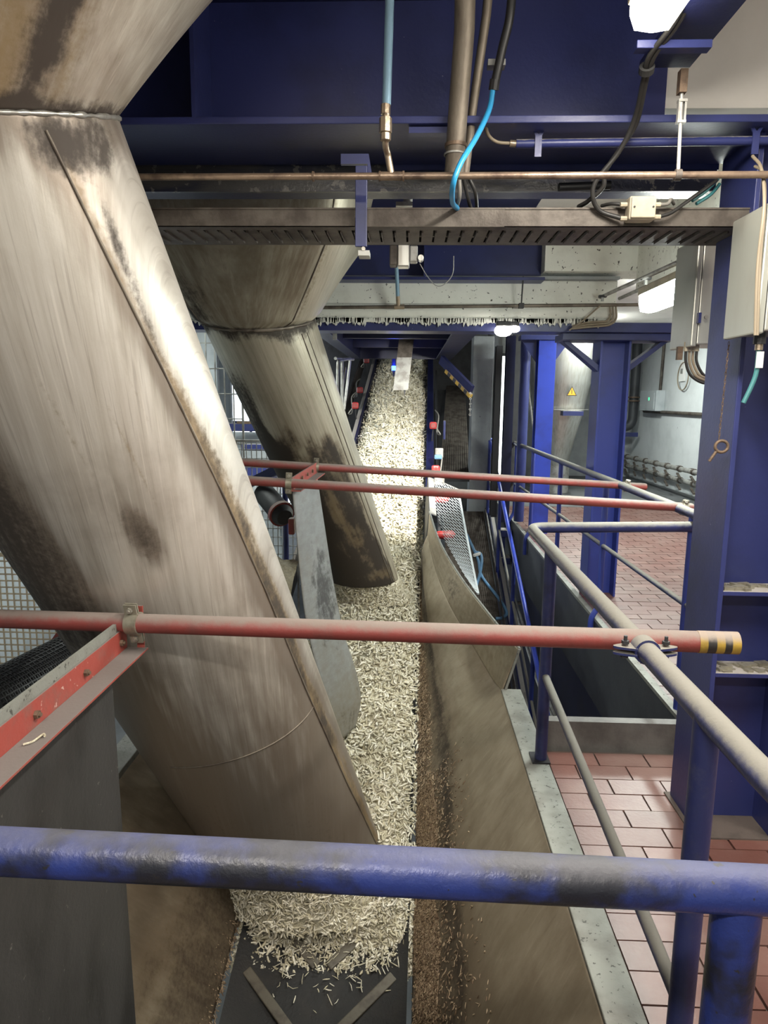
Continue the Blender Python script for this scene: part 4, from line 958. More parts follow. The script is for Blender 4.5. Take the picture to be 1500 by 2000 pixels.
# blue-grey conduit with hangers under the girder
g0, g1 = at(1008, 281, 2.70), at(1540, 274, 2.66)
cd = thing('blue_conduit', lerp(g0, g1, .5), 'dark blue conduit running level under the girder on hooks', 'conduit')
MB().tube([g0, g1], .015, 16).build('tube', 'blue', cd, smooth=50)
MB().tube([at(996, 280, 2.70), g0], .012, 12).build('end_gland', 'brass', cd, smooth=50)
MB().tube(spline([at(997, 280, 2.70), at(970, 277, 2.69), at(953, 262, 2.67), at(948, 236, 2.62)], 6), .006, 8).build('cable', 'cable_tan', cd, smooth=60)
for px in (1050, 1472):
    p = on(g0, g1, px); MB().prism([p + V((-.012, -.018, -.05)), p + V((.012, -.018, -.05)), p + V((.012, -.018, .02)), p + V((.026, -.018, .05)), p + V((.020, -.018, .052)), p + V((.0, -.018, .026)), p + V((-.020, -.018, .052)), p + V((-.026, -.018, .05)), p + V((-.012, -.018, .02))], (0, .006, 0)).build('hook', 'blue', cd)
MB().box(at(800, 250, 2.9).x, at(900, 250, 2.9).x, 2.62, 2.66, zat(262, 2.63), zat(250, 2.63)).build('bracket_bar', 'blue', label='short blue flat bracket bolted under the girder behind the conduits', cat='bracket')
MB().box(at(1240, 97, 2.35).x, at(1386, 97, 2.35).x, 2.33, 2.37, zat(104, 2.35), zat(88, 2.35)).build('bracket_bar', 'blue', bevel=.002, label='blue angle bracket under the deck near the ceiling lamp', cat='bracket')
# black cables sweeping from the lamp to the tray
for i, pts in enumerate(([(1350, -20, 2.2), (1312, 50, 2.28), (1268, 110, 2.36), (1258, 150, 2.42), (1240, 230, 2.55), (1210, 295, 2.62), (1165, 352, 2.66), (1158, 385, 2.68), (1172, 412, 2.70), (1212, 426, 2.69)],
                        [(1360, -20, 2.22), (1320, 52, 2.3), (1272, 122, 2.38), (1245, 235, 2.56), (1215, 285, 2.62), (1182, 335, 2.66), (1178, 365, 2.68), (1150, 392, 2.72), (1130, 404, 2.78)])):
    MB().tube(spline([at(*p) for p in pts], 7), .0085, 8).build('lamp_cable', 'cable', smooth=60, label=('black cable sweeping from the ceiling lamp to the junction box', 'black cable sweeping from the ceiling lamp into the tray')[i], cat='cable', group='lamp cables')
MB().ring(at(1263, 135, 2.4), (.2, 1, -.6), .014, .024, .02, 14).build('cable_clip', 'dark', label='small dark clip holding the lamp cables under the deck', cat='clip')
MB().tube([at(1092, 366, 3.03), at(1192, 362, 3.03)], .017, 12).build('cable_sleeve', 'black_plastic', smooth=50, label='short black sleeve on the underside of the channel beam', cat='sleeve')
# junction box on the tray
ja, jb = at(1224, 432, 2.68), at(1279, 386, 2.68)
jn = thing('junction_box', ((ja.x + jb.x) / 2, 2.69, ja.z), 'ivory plastic junction box fixed on the side of the cable tray', 'junction box')
MB().box(ja.x, jb.x, 2.655, 2.715, ja.z, jb.z).build('body', 'ivory', jn, bevel=.006)
MB().box(ja.x + .004, jb.x - .004, 2.645, 2.655, ja.z + .004, jb.z - .004).build('cover', 'ivory', jn, bevel=.004)
for px, py in ((1218, 400), (1218, 427), (1283, 400), (1283, 424)):
    p = at(px, py, 2.685); MB().tube([p - V((.012, 0, 0)), p + V((.012, 0, 0))], .009, 8).build('gland', 'ivory', jn)
for s, z in ((.15, .5), (.85, .5)): MB().bolt((ja.x + (jb.x - ja.x) * s, 2.645, ja.z + (jb.z - ja.z) * z), (0, -1, 0), .004, .002).build('screw', 'dark', jn)
for i, pts in enumerate(([(1218, 400, 2.69), (1195, 398, 2.71), (1175, 402, 2.75)], [(1286, 400, 2.69), (1304, 398, 2.69), (1310, 390, 2.70), (1316, 398, 2.74)], [(1284, 424, 2.69), (1310, 416, 2.69), (1340, 395, 2.70), (1375, 370, 2.74), (1400, 352, 2.78)], [(1352, 392, 2.74), (1380, 372, 2.76), (1402, 350, 2.8)], [(1360, 398, 2.76), (1388, 380, 2.78), (1405, 360, 2.82)])):
    MB().tube(spline([at(*p) for p in pts], 6), .0065, 8).build('box_cable', ('cable', 'cable_grey', 'cable', 'cable_teal', 'cable_teal')[i], smooth=60,
        label=('black stub cable entering the junction box from the tray', 'grey cable curling out of the junction box', 'black cable running from the junction box to the column', 'teal cable climbing from the tray to the column', 'lower teal cable by the column end of the tray')[i], cat='cable', group='cables at the junction box')
# valve cluster hanging behind the tray
vc = thing('valve_cluster', at(790, 510, 3.5), 'small metal valve cluster hanging behind the tray above the sensor pipe', 'valve')
for i, (px0, py0, px1, py1, mt) in enumerate(((761, 480, 776, 520, 'galv_dull'), (776, 478, 800, 522, 'inox'), (800, 480, 816, 512, 'galv'), (768, 500, 812, 508, 'galv_dull'))):
    a, b = at(px0, py1, 3.5), at(px1, py0, 3.5); MB().box(a.x, b.x, 3.47 + .008 * i, 3.55, a.z, b.z).build('valve_body', mt, vc, bevel=.006)
p = at(822, 503, 3.47); MB().tube([p, p + V((0, .05, 0))], .014, 14).build('dial', 'inox', vc)
p = at(792, 400, 3.45); MB().tube([at(797, 400, 3.45), at(797, 378, 3.45)], .022, 12).build('upper_body', 'galv', vc, smooth=40); MB().box(at(778, 0, 3.45).x, at(812, 0, 3.45).x, 3.43, 3.47, zat(404, 3.45), zat(396, 3.45)).build('flange', 'galv', vc)
MB().tube(spline([at(820, 515, 3.48), at(835, 540, 3.48), at(852, 558, 3.48), at(868, 555, 3.48), at(884, 535, 3.48), at(886, 500, 3.4)], 6), .002, 6).build('lanyard', 'galv', smooth=60, label='thin pale lanyard looping below the cable tray', cat='lanyard')
sq0, sq1 = at(340, 603, 6.05), at(1275, 595, 6.02)
sp2 = thing('supply_pipe', lerp(sq0, sq1, .5), 'thin pale pipe running along the face of the white flaking beam', 'pipe')
MB().tube([sq0, sq1], .014, 12).build('tube', 'conduit', sp2, smooth=50)
MB().tube([on(sq0, sq1, 770), on(sq0, sq1, 790)], .02, 12).build('tee_fitting', 'brass', sp2, smooth=50)
jp = on(sq0, sq1, 778); MB().tube([jp, at(777, 575, 6.0)], .018, 12).build('elbow', 'brass', sp2, smooth=50)
MB().tube([at(777, 578, 6.0), at(774, 505, 5.9)], .017, 12).build('drop_pipe', 'pipe_blue', sp2, smooth=50)
jp = on(sq0, sq1, 1018); MB().tube([jp, at(1022, 540, 6.0)], .006, 8).build('hanger_rod', 'dark', sp2, smooth=50); MB().box(jp.x - .02, jp.x + .02, 6.0, 6.06, jp.z - .02, jp.z + .02).build('clamp', 'dark', sp2)
for i in range(3):
    o = i * 6; pts = [(1191 + o, 597, 6.03), (1193 + o, 618 + o * .4, 6.03), (1185 + o * .6, 628 + o * .6, 6.03), (1150, 629 + o * .8, 6.03), (1118, 637 + o * .4, 6.03)]
    MB().tube(fillet([at(*p) for p in pts], .04), .009, 8).build('bent_cable', 'cable_tan', smooth=60, label=('inner', 'middle', 'outer')[i] + ' tan cable bending along the top of the mid column', cat='cable', group='tan cables on the mid column')
MB().tube(spline([at(1172, 597, 6.0), at(1140, 625, 6.0), at(1112, 645, 6.0)], 5), .007, 8).build('bent_cable', 'cable_tan', smooth=60, label='loose tan cable slanting from the white beam to the brace', cat='cable')
# conduit rails beside the second lamp
rl = thing('conduit_rail', at(1240, 560, 5), 'pair of pale conduits slanting along the white beam by the second lamp', 'conduit')
for (x0, y0, Y0, x1, y1, Y1) in ((1172, 581, 6.1, 1325, 512, 4.1), (1210, 583, 6.1, 1330, 530, 4.4)):
    MB().tube([at(x0, y0, Y0), at(x1, y1, Y1)], .014, 10).build('conduit', 'galv', rl, smooth=50)
for (px, py, Y) in ((1262, 543, 4.8), (1177, 578, 5.9), (1300, 545, 4.6), (1258, 566, 5.3)):
    p = at(px, py, Y); MB().box(p.x - .03, p.x + .03, p.y - .02, p.y + .02, p.z - .012, p.z + .006).build('bracket', 'dark', rl); MB().bolt(p + V((0, 0, -.012)), (0, 0, -1), .012, .03).build('bolt', 'galv', rl)

# ================================================================== CABINETS ON THE COLUMN
def cabinet(label, pxn, pxf, X, pyt, pyb, w):
    nY = None
    lo, hi = 1.5, 5.0
    def solve(px, py):
        lo, hi = 1.5, 6.0
        for _ in range(40):
            m_ = (lo + hi) / 2
            if at(px, py, m_).x < X: lo = m_
            else: hi = m_
        return lo
    y0, y1 = solve(pxn, pyb), solve(pxf, pyb); zb_, zt_ = at(pxn, pyb, y0).z, at(pxn, pyt, y0).z
    t = thing('control_cabinet', (X + w / 2, (y0 + y1) / 2, zb_), label, 'cabinet', 'stainless control cabinets')
    MB().box(X + .028, X + w, y0, y1, zb_ + .01, zt_ - .01).build('body', 'inox_box', t, bevel=.006)
    MB().box(X, X + .025, y0 - .008, y1 + .008, zb_, zt_).build('door', 'inox_box', t, bevel=.006)
    MB().box(X + .025, X + .03, y0 + .0, y1 - .0, zb_ + .004, zt_ - .004).build('door_gasket', 'dark', t)
    return t, X, y0, y1, zb_, zt_
cb1 = cabinet('stainless control cabinet behind the large column with cables below', 1347, 1309, at(1347, 677, 3.26).x, 462, 677, .20)
cb2 = cabinet('stainless control cabinet at the right edge in front of the large column', 1474, 1414, at(1474, 652, 2.42).x, 396, 652, .30)
t, X, y0, y1, z0, z1_ = cb1
for i, (px, mt) in enumerate(((1340, 'cable'), (1347, 'cable_tan'), (1354, 'cable_tan'), (1361, 'cable'))):
    p = at(px, 681, y0 + .06); MB().tube([p + V((0, 0, .03)), p + V((0, 0, -.012))], .011, 8).build('cable_gland', 'ivory', t)
    MB().tube(spline([p, p + V((.004, 0, -.06)), p + V((.03 + .004 * i, 0, -.12)), p + V((.09, .0, -.155 + .01 * i)), p + V((.14, .0, -.15))], 6), .007, 8).build('cabinet_cable', mt, smooth=60, label=('leftmost black', 'second tan', 'third tan', 'rightmost black')[i] + ' cable hanging below the rear cabinet', cat='cable', group='cables below the rear cabinet')
p = at(1327, 690, y0 + .04); MB().box(p.x - .012, p.x + .012, p.y - .01, p.y + .01, p.z - .03, p.z + .03).build('vent_plug', 'rust', t)
MB().box(X + .03, COLX + .05, y0 - .03, y0 - .002, zat(632, y0, 1370), zat(612, y0, 1370)).build('mounting_strap', 'blue', t); MB().bolt((X + .05, y0 - .03, zat(621, y0, 1363)), (0, -1, 0), .010, .008).build('bolt', 'bolt', t)
t, X, y0, y1, z0, z1_ = cb2
p = V((at(1481, 690, y0 + .05).x, y0 + .05, z0))
MB().tube([p + V((0, 0, .02)), p + V((0, 0, -.03))], .020, 10).build('cable_gland', 'black_plastic', t); MB().tube([p + V((0, 0, -.03)), p + V((0, 0, -.05))], .013, 10).build('gland_nut', 'brass', t)
MB().tube(spline([p + V((0, 0, -.05)), p + V((0, 0, -.12)), p + V((-.012, 0, -.17)), p + V((-.035, 0, -.23))], 6), .008, 10).build('cabinet_cable', 'cable_teal', smooth=60, label='teal cable hanging below the cabinet at the right edge', cat='cable')
MB().box(p.x - .010, p.x + .014, p.y - .012, p.y - .009, p.z - .11, p.z - .055).build('cable_tag', 'paper', label='white tag on the teal cable below the right cabinet', cat='tag')
for i in range(2):
    MB().tube(spline([at(1470 + i * 5, 305 + i * 20, 2.6), at(1487 + i * 3, 330 + i * 8, 2.52), at(1493, 400, y0 - .012), at(1484 - i * 4, 520, y0 - .012), at(1479 - i * 4, 655, y0 - .012)], 6), .0055, 8).build('conduit_cable', 'cable_tan', smooth=60, label=('left', 'right')[i] + ' pale cable running down the front edge of the right cabinet', cat='cable', group='cables on the right cabinet')
# key on a chain
ch = thing('iron_key', at(1405, 880, 2.672), 'rusty iron key hanging on a thin chain against the large column', 'key')
kx = 2.672
c0, c1 = at(1424, 668, kx), at(1404, 858, kx)
lk = []
me_link = None
nl = 26
for k in range(nl):
    p = lerp(c0, c1, (k + .5) / nl)
    if me_link is None:
        mb = MB(); pts = [V((.0032 * math.cos(q * PI / 5), 0, .0095 * math.sin(q * PI / 5))) for q in range(11)]; mb.tube(pts, .0011, 5, False)
        me_link = bpy.data.meshes.new('chain_link'); me_link.from_pydata([tuple(v) for v in mb.v], [], mb.f); me_link.materials.append(M['rust']); me_link.update()
    part('chain_link', me_link, p, ch, (0, -.1, (k % 2) * PI / 2))
rc = at(1409, 872, kx); MB().tube([rc + V((.024 * math.cos(q * PI / 10) * 1.0, -.001, .022 * math.sin(q * PI / 10))) for q in range(21)], .006, 8, False).build('key_bow', 'rust', ch, smooth=60)
MB().tube([at(1400, 880, kx), at(1385, 901, kx)], .006, 8).build('key_shank', 'rust', ch, smooth=60)

# ================================================================== LAMPS
def fluorescent(label, c, d, L, w, h, lensmat, energy, col, tilt_pitch=0.0, groupn='fluorescent lamps'):
    """batten with a wraparound lit cover hanging below a grey body; c centre of the cover, d its long axis"""
    c, d = V(c), V(d).normalized(); side = d.cross(V((0, 0, 1))).normalized(); up = side.cross(d)
    t = thing('fluorescent_lamp', c, label, 'lamp', groupn)
    MB().obox(c + up * (h / 2 + .02), (d, side, up), (L / 2, w / 2, .025)).build('housing', 'ivory', t, bevel=.006)
    prof = [(-w / 2, .0), (-w / 2 * .98, -h * .5), (-w / 2 * .75, -h * .92), (0, -h), (w / 2 * .75, -h * .92), (w / 2 * .98, -h * .5), (w / 2, 0)]
    rings = []
    for q, k in ((-L / 2, .80), (-L / 2 + .03, 1), (L / 2 - .03, 1), (L / 2, .80)):
        rings.append([c + d * q + side * a * k + up * (h / 2 + b * k) for a, b in prof])
    MB().loft(rings).build('cover', lensmat, t, smooth=40)
    ld = bpy.data.lights.new('lamp_light', 'AREA'); ld.shape = 'RECTANGLE'; ld.size = L * .95; ld.size_y = w * .9; ld.energy = energy; ld.color = col
    lo = bpy.data.objects.new('lamp_light', ld); COL.objects.link(lo); lo.parent = t
    m3 = Matrix((d, -side if False else side, up)).transposed()
    lo.matrix_local = Matrix.Translation(-up * (h * .62)) @ m3.to_4x4()
    return t
WARM, COOL = (1, .94, .84), (.93, 1, .95)
le = at(1268, 40, 2.22)
fluorescent('lit fluorescent lamp under the blue deck at the top right', (le.x, 1.60, le.z), (0, 1, 0), 1.25, .13, .09, 'lens', 42, WARM)
l2 = at(1296, 578, 4.3)
fluorescent('lit fluorescent lamp partly hidden behind the rear cabinet', (l2.x + .02, 4.12, at(1292, 580, 4.3).z), (.0, 1, 0), 1.05, .13, .11, 'lens_cool', 30, COOL)
# added fill lamps, behind the viewer and around the hall
fluorescent('added fluorescent fill lamp under the deck behind the viewer', (-.4, -.75, 3.1), (1, 0, 0), 1.25, .14, .09, 'lens', 55, WARM)
fluorescent('added fluorescent fill lamp on the ceiling over the tiled floor at right', (3.2, 8.6, 3.2), (0, 1, 0), 1.25, .14, .09, 'lens_cool', 130, COOL)
fluorescent('added fluorescent fill lamp on the ceiling over the far concrete floor', (3.3, 13.2, 3.2), (0, 1, 0), 1.25, .14, .09, 'lens_cool', 130, COOL)
fluorescent('added fluorescent fill lamp above the left side behind the chutes', (-2.7, 7.5, 3.15), (0, 1, 0), 1.25, .14, .09, 'lens_cool', 75, COOL)
fluorescent('added fluorescent fill lamp above the tiled floor near the right wall', (3.1, 1.4, 3.2), (0, 1, 0), 1.25, .14, .09, 'lens', 40, WARM)
# floodlights over the belt
def flood(label, c, aim, size, energy, cone):
    c, aim = V(c), V(aim); d = (aim - c).normalized(); q = d.to_track_quat('-Z', 'Y'); R3 = q.to_matrix()
    t = thing('floodlight', c, label, 'lamp', 'floodlights over the conveyor')
    ax3 = (R3.col[0], R3.col[1], R3.col[2])
    MB().obox(c + V((0, .01, size * .75)), ((1, 0, 0), (0, 1, 0), (0, 0, 1)), (size * .8, size * .7, .02)).build('housing', 'dark', t, bevel=.008)
    MB().loft([[c + V((size * k * math.cos(q_ * PI / 8), size * .7 * k * math.sin(q_ * PI / 8), size * .62 * h_)) for q_ in range(16)] for k, h_ in ((.35, -1), (.7, -.8), (.95, -.4), (1, 0), (.95, .4), (.7, .8), (.35, 1))]).build('glass', 'flood', t, smooth=70)
    MB().bar(c + V((0, .02, size * .7)), V((c.x, 6.13, zb - .03)), .04, .012, (1, 0, 0)).build('bracket', 'blue_dark', t)
    ld = bpy.data.lights.new('flood_beam', 'SPOT'); ld.energy = energy; ld.spot_size = math.radians(cone); ld.spot_blend = 1.0; ld.shadow_soft_size = .08; ld.color = (1, .97, .88)
    lo = bpy.data.objects.new('flood_beam', ld); COL.objects.link(lo); lo.parent = t; lo.location = d * (size * 1.05 + .02); lo.rotation_mode = 'QUATERNION'; lo.rotation_quaternion = q
fp = at(983, 646, 6.0)
flood('bright floodlight below the white beam aimed at the belt', fp, (bx(8.3), 8.1, bz(8.3)), .075, 850, 60)
fp2 = at(1004, 642, 6.03)
flood('second small floodlight behind the bright one', fp2, (bx(11) - .25, 11.0, bz(11)), .05, 900, 36)

# ================================================================== FRAME OVER THE BELT
fz = zb - .075 if False else zat(642, 6.6)
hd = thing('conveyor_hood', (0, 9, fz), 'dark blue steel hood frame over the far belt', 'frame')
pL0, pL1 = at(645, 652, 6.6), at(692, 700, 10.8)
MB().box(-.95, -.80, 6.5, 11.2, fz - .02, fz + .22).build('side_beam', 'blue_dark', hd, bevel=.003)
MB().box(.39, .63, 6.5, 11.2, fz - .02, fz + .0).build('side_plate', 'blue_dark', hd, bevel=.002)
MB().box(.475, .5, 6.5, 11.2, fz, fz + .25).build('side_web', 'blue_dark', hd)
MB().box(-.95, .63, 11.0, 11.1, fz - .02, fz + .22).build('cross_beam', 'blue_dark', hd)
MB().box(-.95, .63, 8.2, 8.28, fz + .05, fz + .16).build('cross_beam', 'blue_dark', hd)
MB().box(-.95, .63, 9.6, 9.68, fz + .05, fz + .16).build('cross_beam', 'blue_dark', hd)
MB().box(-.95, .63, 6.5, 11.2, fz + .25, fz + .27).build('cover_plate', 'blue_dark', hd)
p = at(655, 651, 6.55); MB().box(p.x - .02, p.x + .02, 6.5, 6.52, p.z - .06, p.z + .01).build('clip_plate', 'galv', hd)
sc_ = thing('scraper_plate', at(782, 760, 9.2), 'pale steel plate hanging down over the far belt', 'plate')
a, b, c_, d_ = at(780, 656, 9.2), at(809, 656, 9.2), at(797, 762, 9.0), at(768, 762, 9.0)
k1, k2 = lerp(a, d_, .4), lerp(b, c_, .4)
MB().prism([a, b, k2, k1], (0, .012, 0)).build('upper_plate', 'galv_dull', sc_); MB().prism([k1 + V((0, -.01, 0)), k2 + V((0, -.01, 0)), c_, d_], (0, .012, 0)).build('lower_plate', 'galv', sc_)
MB().prism([at(788, 758, 9.05), at(794, 758, 9.05), at(789, 776, 9.05)], (0, .02, 0)).build('tip', 'black_plastic', sc_)
ls = thing('level_sensor', at(769, 720, 9.3), 'small level sensor glowing blue beside the hanging plate', 'sensor')
p = at(769, 719, 9.3); MB().tube([p + V((0, .02, -.03)), p + V((0, .02, .03))], .028, 14).build('light_ring', 'led_blue', ls, smooth=40)
MB().tube([p + V((0, .02, .03)), p + V((0, .02, .12))], .03, 12).build('body', 'blue', ls, smooth=40); MB().tube([p + V((0, .02, -.03)), p + V((0, .02, -.11))], [.022, .01], 10).build('probe', 'black_plastic', ls, smooth=40)
lp = bpy.data.lights.new('led_glow', 'POINT'); lp.energy = 1.5; lp.color = (.05, .1, 1); lp.shadow_soft_size = .03; lo = bpy.data.objects.new('led_glow', lp); COL.objects.link(lo); lo.parent = ls; lo.location = p + V((0, -.06, 0)) - ORIG[ls.name]
fr_t = thing('tube_rack', at(665, 780, 8.4), 'small rack of silver tubes left of the far belt below the hood', 'rack')
for pts in ([(658, 790, 8.4), (660, 705, 8.4), (684, 700, 9.2)], [(668, 705, 8.4), (668, 800, 8.4)], [(655, 700, 8.3), (690, 702, 9.4)], [(684, 702, 9.2), (672, 800, 9.0)]):
    MB().tube(fillet([at(*p) for p in pts], .05), .018, 10).build('tube', 'galv', fr_t, smooth=50)
MB().bar(at(662, 800, 8.4), at(676, 720, 8.8), .01, .06).build('flat_bar', 'galv_dull', fr_t)
# striped diagonal brace
db = thing('diagonal_brace', at(900, 740, 9.6), 'blue diagonal brace with yellow and black hazard stripes by the pillar', 'brace')
a, b = at(862, 702, 9.8), at(921, 762, 9.22)
MB().bar(a, b, .05, .12, (0, 0, 1)).build('beam', 'blue_dark', db)
for k in range(9):
    s0, s1 = lerp(a, b, .18 + .8 * k / 9), lerp(a, b, .18 + .8 * (k + 1) / 9)
    MB().bar(s0 + V((0, -.02, -.085)), s1 + V((0, -.02, -.085)), .05, .05, (0, 0, 1)).build('stripe', 'hazard_black' if k % 2 else 'yellow', db)
cl = at(919, 768, 9.2); 
mb = MB()
for k in range(9): mb.ring(cl + V((0, 0, -.035 * k)), (1, 0, 0) if k % 2 else (0, 1, 0), .010, .015, .006, 10)
mb.build('hanging_chain', 'galv', smooth=40, label='short pale chain hanging by the concrete pillar', cat='chain')
# electrical bits on the right conveyor frame
for i, (px, py, Y, w, h, mt, lab) in enumerate(((858, 885, 8.6, .10, .12, 'galv', 'grey terminal box on the right conveyor frame'), (856, 893, 8.3, .09, .05, 'hose_dusty', 'blue socket on the right conveyor frame'), (868, 840, 9.6, .03, .26, 'blue', 'blue upright flat bar by the ribbed ramp'), (858, 940, 7.9, .12, .10, 'galv', 'pale terminal box at the head of the mesh guard'))):
    p = at(px, py, Y); t = thing('terminal_box', p, lab, 'terminal box', 'electrical boxes on the conveyor frame')
    MB().box(p.x - w / 2, p.x + w / 2, Y, Y + .08, p.z - h / 2, p.z + h / 2).build('body', mt, t, bevel=.008)
    MB().box(p.x - w / 2 + .01, p.x + w / 2 - .01, Y - .006, Y, p.z - h / 2 + .01, p.z + h / 2 - .01).build('cover', mt, t, bevel=.003)

# ================================================================== RIGHT BACKGROUND
cn = at(1112, 700, 13.2); rad = (at(1168, 640, 13.2).x - at(1058, 640, 13.2).x) / 2 * 1.15
tk = thing('conical_tank', (cn.x, 13.9, -.1), 'shiny stainless conical tank with an orange warning triangle', 'tank')
zc0, zc1, zc2 = zat(905, 13.2), zat(712, 13.2), 3.25
mb = MB(); prof = [(zc0 - .1, .20), (zc0, .24), (zat(860, 13.2), .33), (zat(800, 13.2), .48), (zc1 - .35, .57), (zc1 - .30, .585), (zc1, .62), (zc2, .74)]
MB().loft([[V((cn.x + r * math.cos(k * PI / 24), 13.9 + r * math.sin(k * PI / 24), z)) for k in range(48)] for z, r in prof]).build('cone_shell', 'inox', tk, smooth=50)
MB().ring((cn.x, 13.9, zat(757, 13.2) - .38), (0, 0, 1), .545, .565, .012, 48).build('weld_ring', 'galv', tk, smooth=40)
MB().tube([(cn.x, 13.9, -.2), (cn.x, 13.9, zc0 - .05)], .26, 24).build('outlet_flange', 'galv', tk, smooth=40)
s0 = at(1117, 764, 13.25); sw = at(1127, 764, 13.25).x - s0.x
MB().prism([s0 + V((-sw, 0, -sw * .9)), s0 + V((sw, 0, -sw * .9)), s0 + V((0, 0, sw * .95))], (0, .012, 0)).build('warning_border', 'black_plastic', tk)
k = .8; MB().prism([s0 + V((-sw * k, -.003, -sw * .9 * k - .005)), s0 + V((sw * k, -.003, -sw * .9 * k - .005)), s0 + V((0, -.003, sw * .95 * k - .005))], (0, .005, 0)).build('warning_face', 'orange', tk)
MB().box(s0.x - .006, s0.x + .006, s0.y - .006, s0.y, s0.z - .05, s0.z + .03).build('warning_mark', 'black_plastic', tk)
cn2 = at(1005, 740, 14.6)
t = thing('conical_tank', (cn2.x, 14.9, -.1), 'second grey conical tank behind the dark posts', 'tank')
MB().loft([[V((cn2.x + r * math.cos(k * PI / 16), 14.9 + r * math.sin(k * PI / 16), z)) for k in range(32)] for z, r in ((-.1, .15), (.2, .2), (3.2, .55))]).build('cone_shell', 'inox', t, smooth=50)
lb0, lb1 = at(1031, 755, 11.5), at(1046, 870, 11.7)
MB().tube([lb0, lb0 + (lb1 - lb0) * (lb0.z / (lb0.z - lb1.z))], .018, 10).build('leaning_bar', 'galv', smooth=50, label='thin pale bar leaning behind the round blue post', cat='bar')
a = at(1100, 803, 13.2); b = at(1140, 803, 13.2)
MB().box(a.x, b.x, 13.2, 13.6, zat(808, 13.2), zat(799, 13.2)).build('support_bar', 'blue', tk)
# along the right wall
def wall_pt(px, py, off=.0):
    lo, hi = 4., 30.
    for _ in range(40):
        m_ = (lo + hi) / 2
        if at(px, py, m_).x < XR - off: lo = m_
        else: hi = m_
    return at(px, py, lo)
w1 = wall_pt(1247, 650, .2)
wp = thing('waste_pipe', (w1.x, w1.y, .3), 'thick dark vertical pipe with a flanged elbow by the pale wall', 'pipe')
zl_ = wall_pt(1243, 835, .2).z
MB().tube(fillet([(w1.x, w1.y, 3.3), (w1.x, w1.y, zl_), (w1.x - .45, w1.y, zl_ - .02)], .22, 8), .105, 18).build('tube', 'fascia', wp, smooth=50)
for z, m_ in ((wall_pt(1245, 783, .2).z, 'rust'), (wall_pt(1245, 776, .2).z, 'rust')): MB().ring((w1.x, w1.y, z), (0, 0, 1), .1, .16, .03, 20).build('flange', m_, wp, smooth=40)
MB().box(w1.x - .25, w1.x + .1, w1.y - .15, w1.y - .1, zl_ - .22, zl_ - .12).build('support', 'blue', wp)
a, b = wall_pt(1263, 800, .03), wall_pt(1298, 767, .03)
sb = thing('switch_box', ((a.x + b.x) / 2, (a.y + b.y) / 2, a.z), 'grey switch box with a green light on the pale wall', 'switch box')
MB().box(XR - .2, XR - .002, b.y, a.y, a.z - .02, b.z + .05).build('body', 'pale_steel', sb, bevel=.01)
p = wall_pt(1267, 779, .21); MB().tube([(XR - .2, p.y - .02, p.z), (XR - .215, p.y - .02, p.z)], .035, 12).build('indicator', 'led_green', sb)
MB().box(XR - .21, XR - .2, b.y + .1, b.y + .5, a.z + .02, b.z + .0).build('cover', 'pale_steel', sb)
MB().tube([(XR - .04, b.y + .25, b.z), (XR - .04, b.y + .2, 3.3)], .03, 10).build('wall_conduit', 'galv_dull', smooth=50, label='vertical grey conduit above the wall switch box', cat='conduit')
a, b = wall_pt(1258, 803, .05), wall_pt(1400, 811, .05)
MB().tube([a, b], .035, 10).build('wall_conduit', 'galv_dull', smooth=50, label='horizontal grey conduit on the pale wall below the switch box', cat='conduit')
for i, (y0, y1, lab) in enumerate(((890, 926, 'upper row of grey valves and pipe along the wall base'), (907, 950, 'lower row of grey valves and pipe along the wall base'))):
    a, b = wall_pt(1216, y0, .25), wall_pt(1372, y1, .25)
    t = thing('valve_manifold', lerp(a, b, .5), lab, 'pipe', 'valve manifolds at the wall')
    MB().tube([a, b], .045, 12).build('pipe', 'galv', t, smooth=50)
    for k in range(7):
        p = lerp(a, b, .08 + k * .14); MB().ring(p, b - a, .045, .062, .06, 14).build('clamp_ring', 'galv_dull', t, smooth=40); MB().bar(p, p + V((.27, 0, 0)), .03, .03).build('wall_bracket', 'galv_dull', t)
        MB().bar(p + V((-.05, 0, -.08)), p + V((-.12, -.34, -.14)), .04, .025).build('lever', 'galv_dull', t)
MB().tube([wall_pt(1334, 735, .05) + V((0, -.27 * math.cos(q * PI / 12), .27 * math.sin(q * PI / 12))) for q in range(25)], .012, 6, False).build('cable_loop', 'cable_tan', smooth=60, label='coiled pale cable ring hanging on the wall left of the column', cat='cable')
a = wall_pt(1333, 725, .03); t = thing('wall_plate', a, 'small white socket plate behind the hanging cable ring', 'socket')
MB().box(XR - .04, XR, a.y - .12, a.y + .12, a.z - .2, a.z + .2).build('plate', 'paper', t, bevel=.01); MB().box(XR - .05, XR - .04, a.y - .05, a.y + .05, a.z - .05, a.z + .05).build('socket', 'galv', t)

# ================================================================== LEFT BACKGROUND
def wire_panel(label, P0, du, dv, nu, nv, t, mat, groupn='wire mesh panels'):
    th = thing('wire_mesh_panel', P0, label, 'mesh panel', groupn)
    lattice(P0, du, dv, nu, nv, t, t, flat=(0, 1, .1)).build('mesh', mat, th, kind='stuff')
    for a, b in ((V(P0), V(P0) + V(du)), (V(P0) + V(dv), V(P0) + V(du) + V(dv)), (V(P0), V(P0) + V(dv)), (V(P0) + V(du), V(P0) + V(du) + V(dv))): MB().bar(a, b, .02, .02, (0, 1, .1)).build('frame_bar', mat, th)
    for q in (V(P0), V(P0) + V(du)): MB().bar((q.x, q.y, PIT), q, .02, .02, (0, 1, .1)).build('leg', mat, th)
    return th
a, b = at(345, 1000, 7.2), at(470, 620, 7.2)
wire_panel('tall pale welded wire panel between the two chutes', (a.x, 7.2, .3), (b.x - a.x, 0, 0), (0, 0, b.z - .3), 8, 9, .012, 'galv')
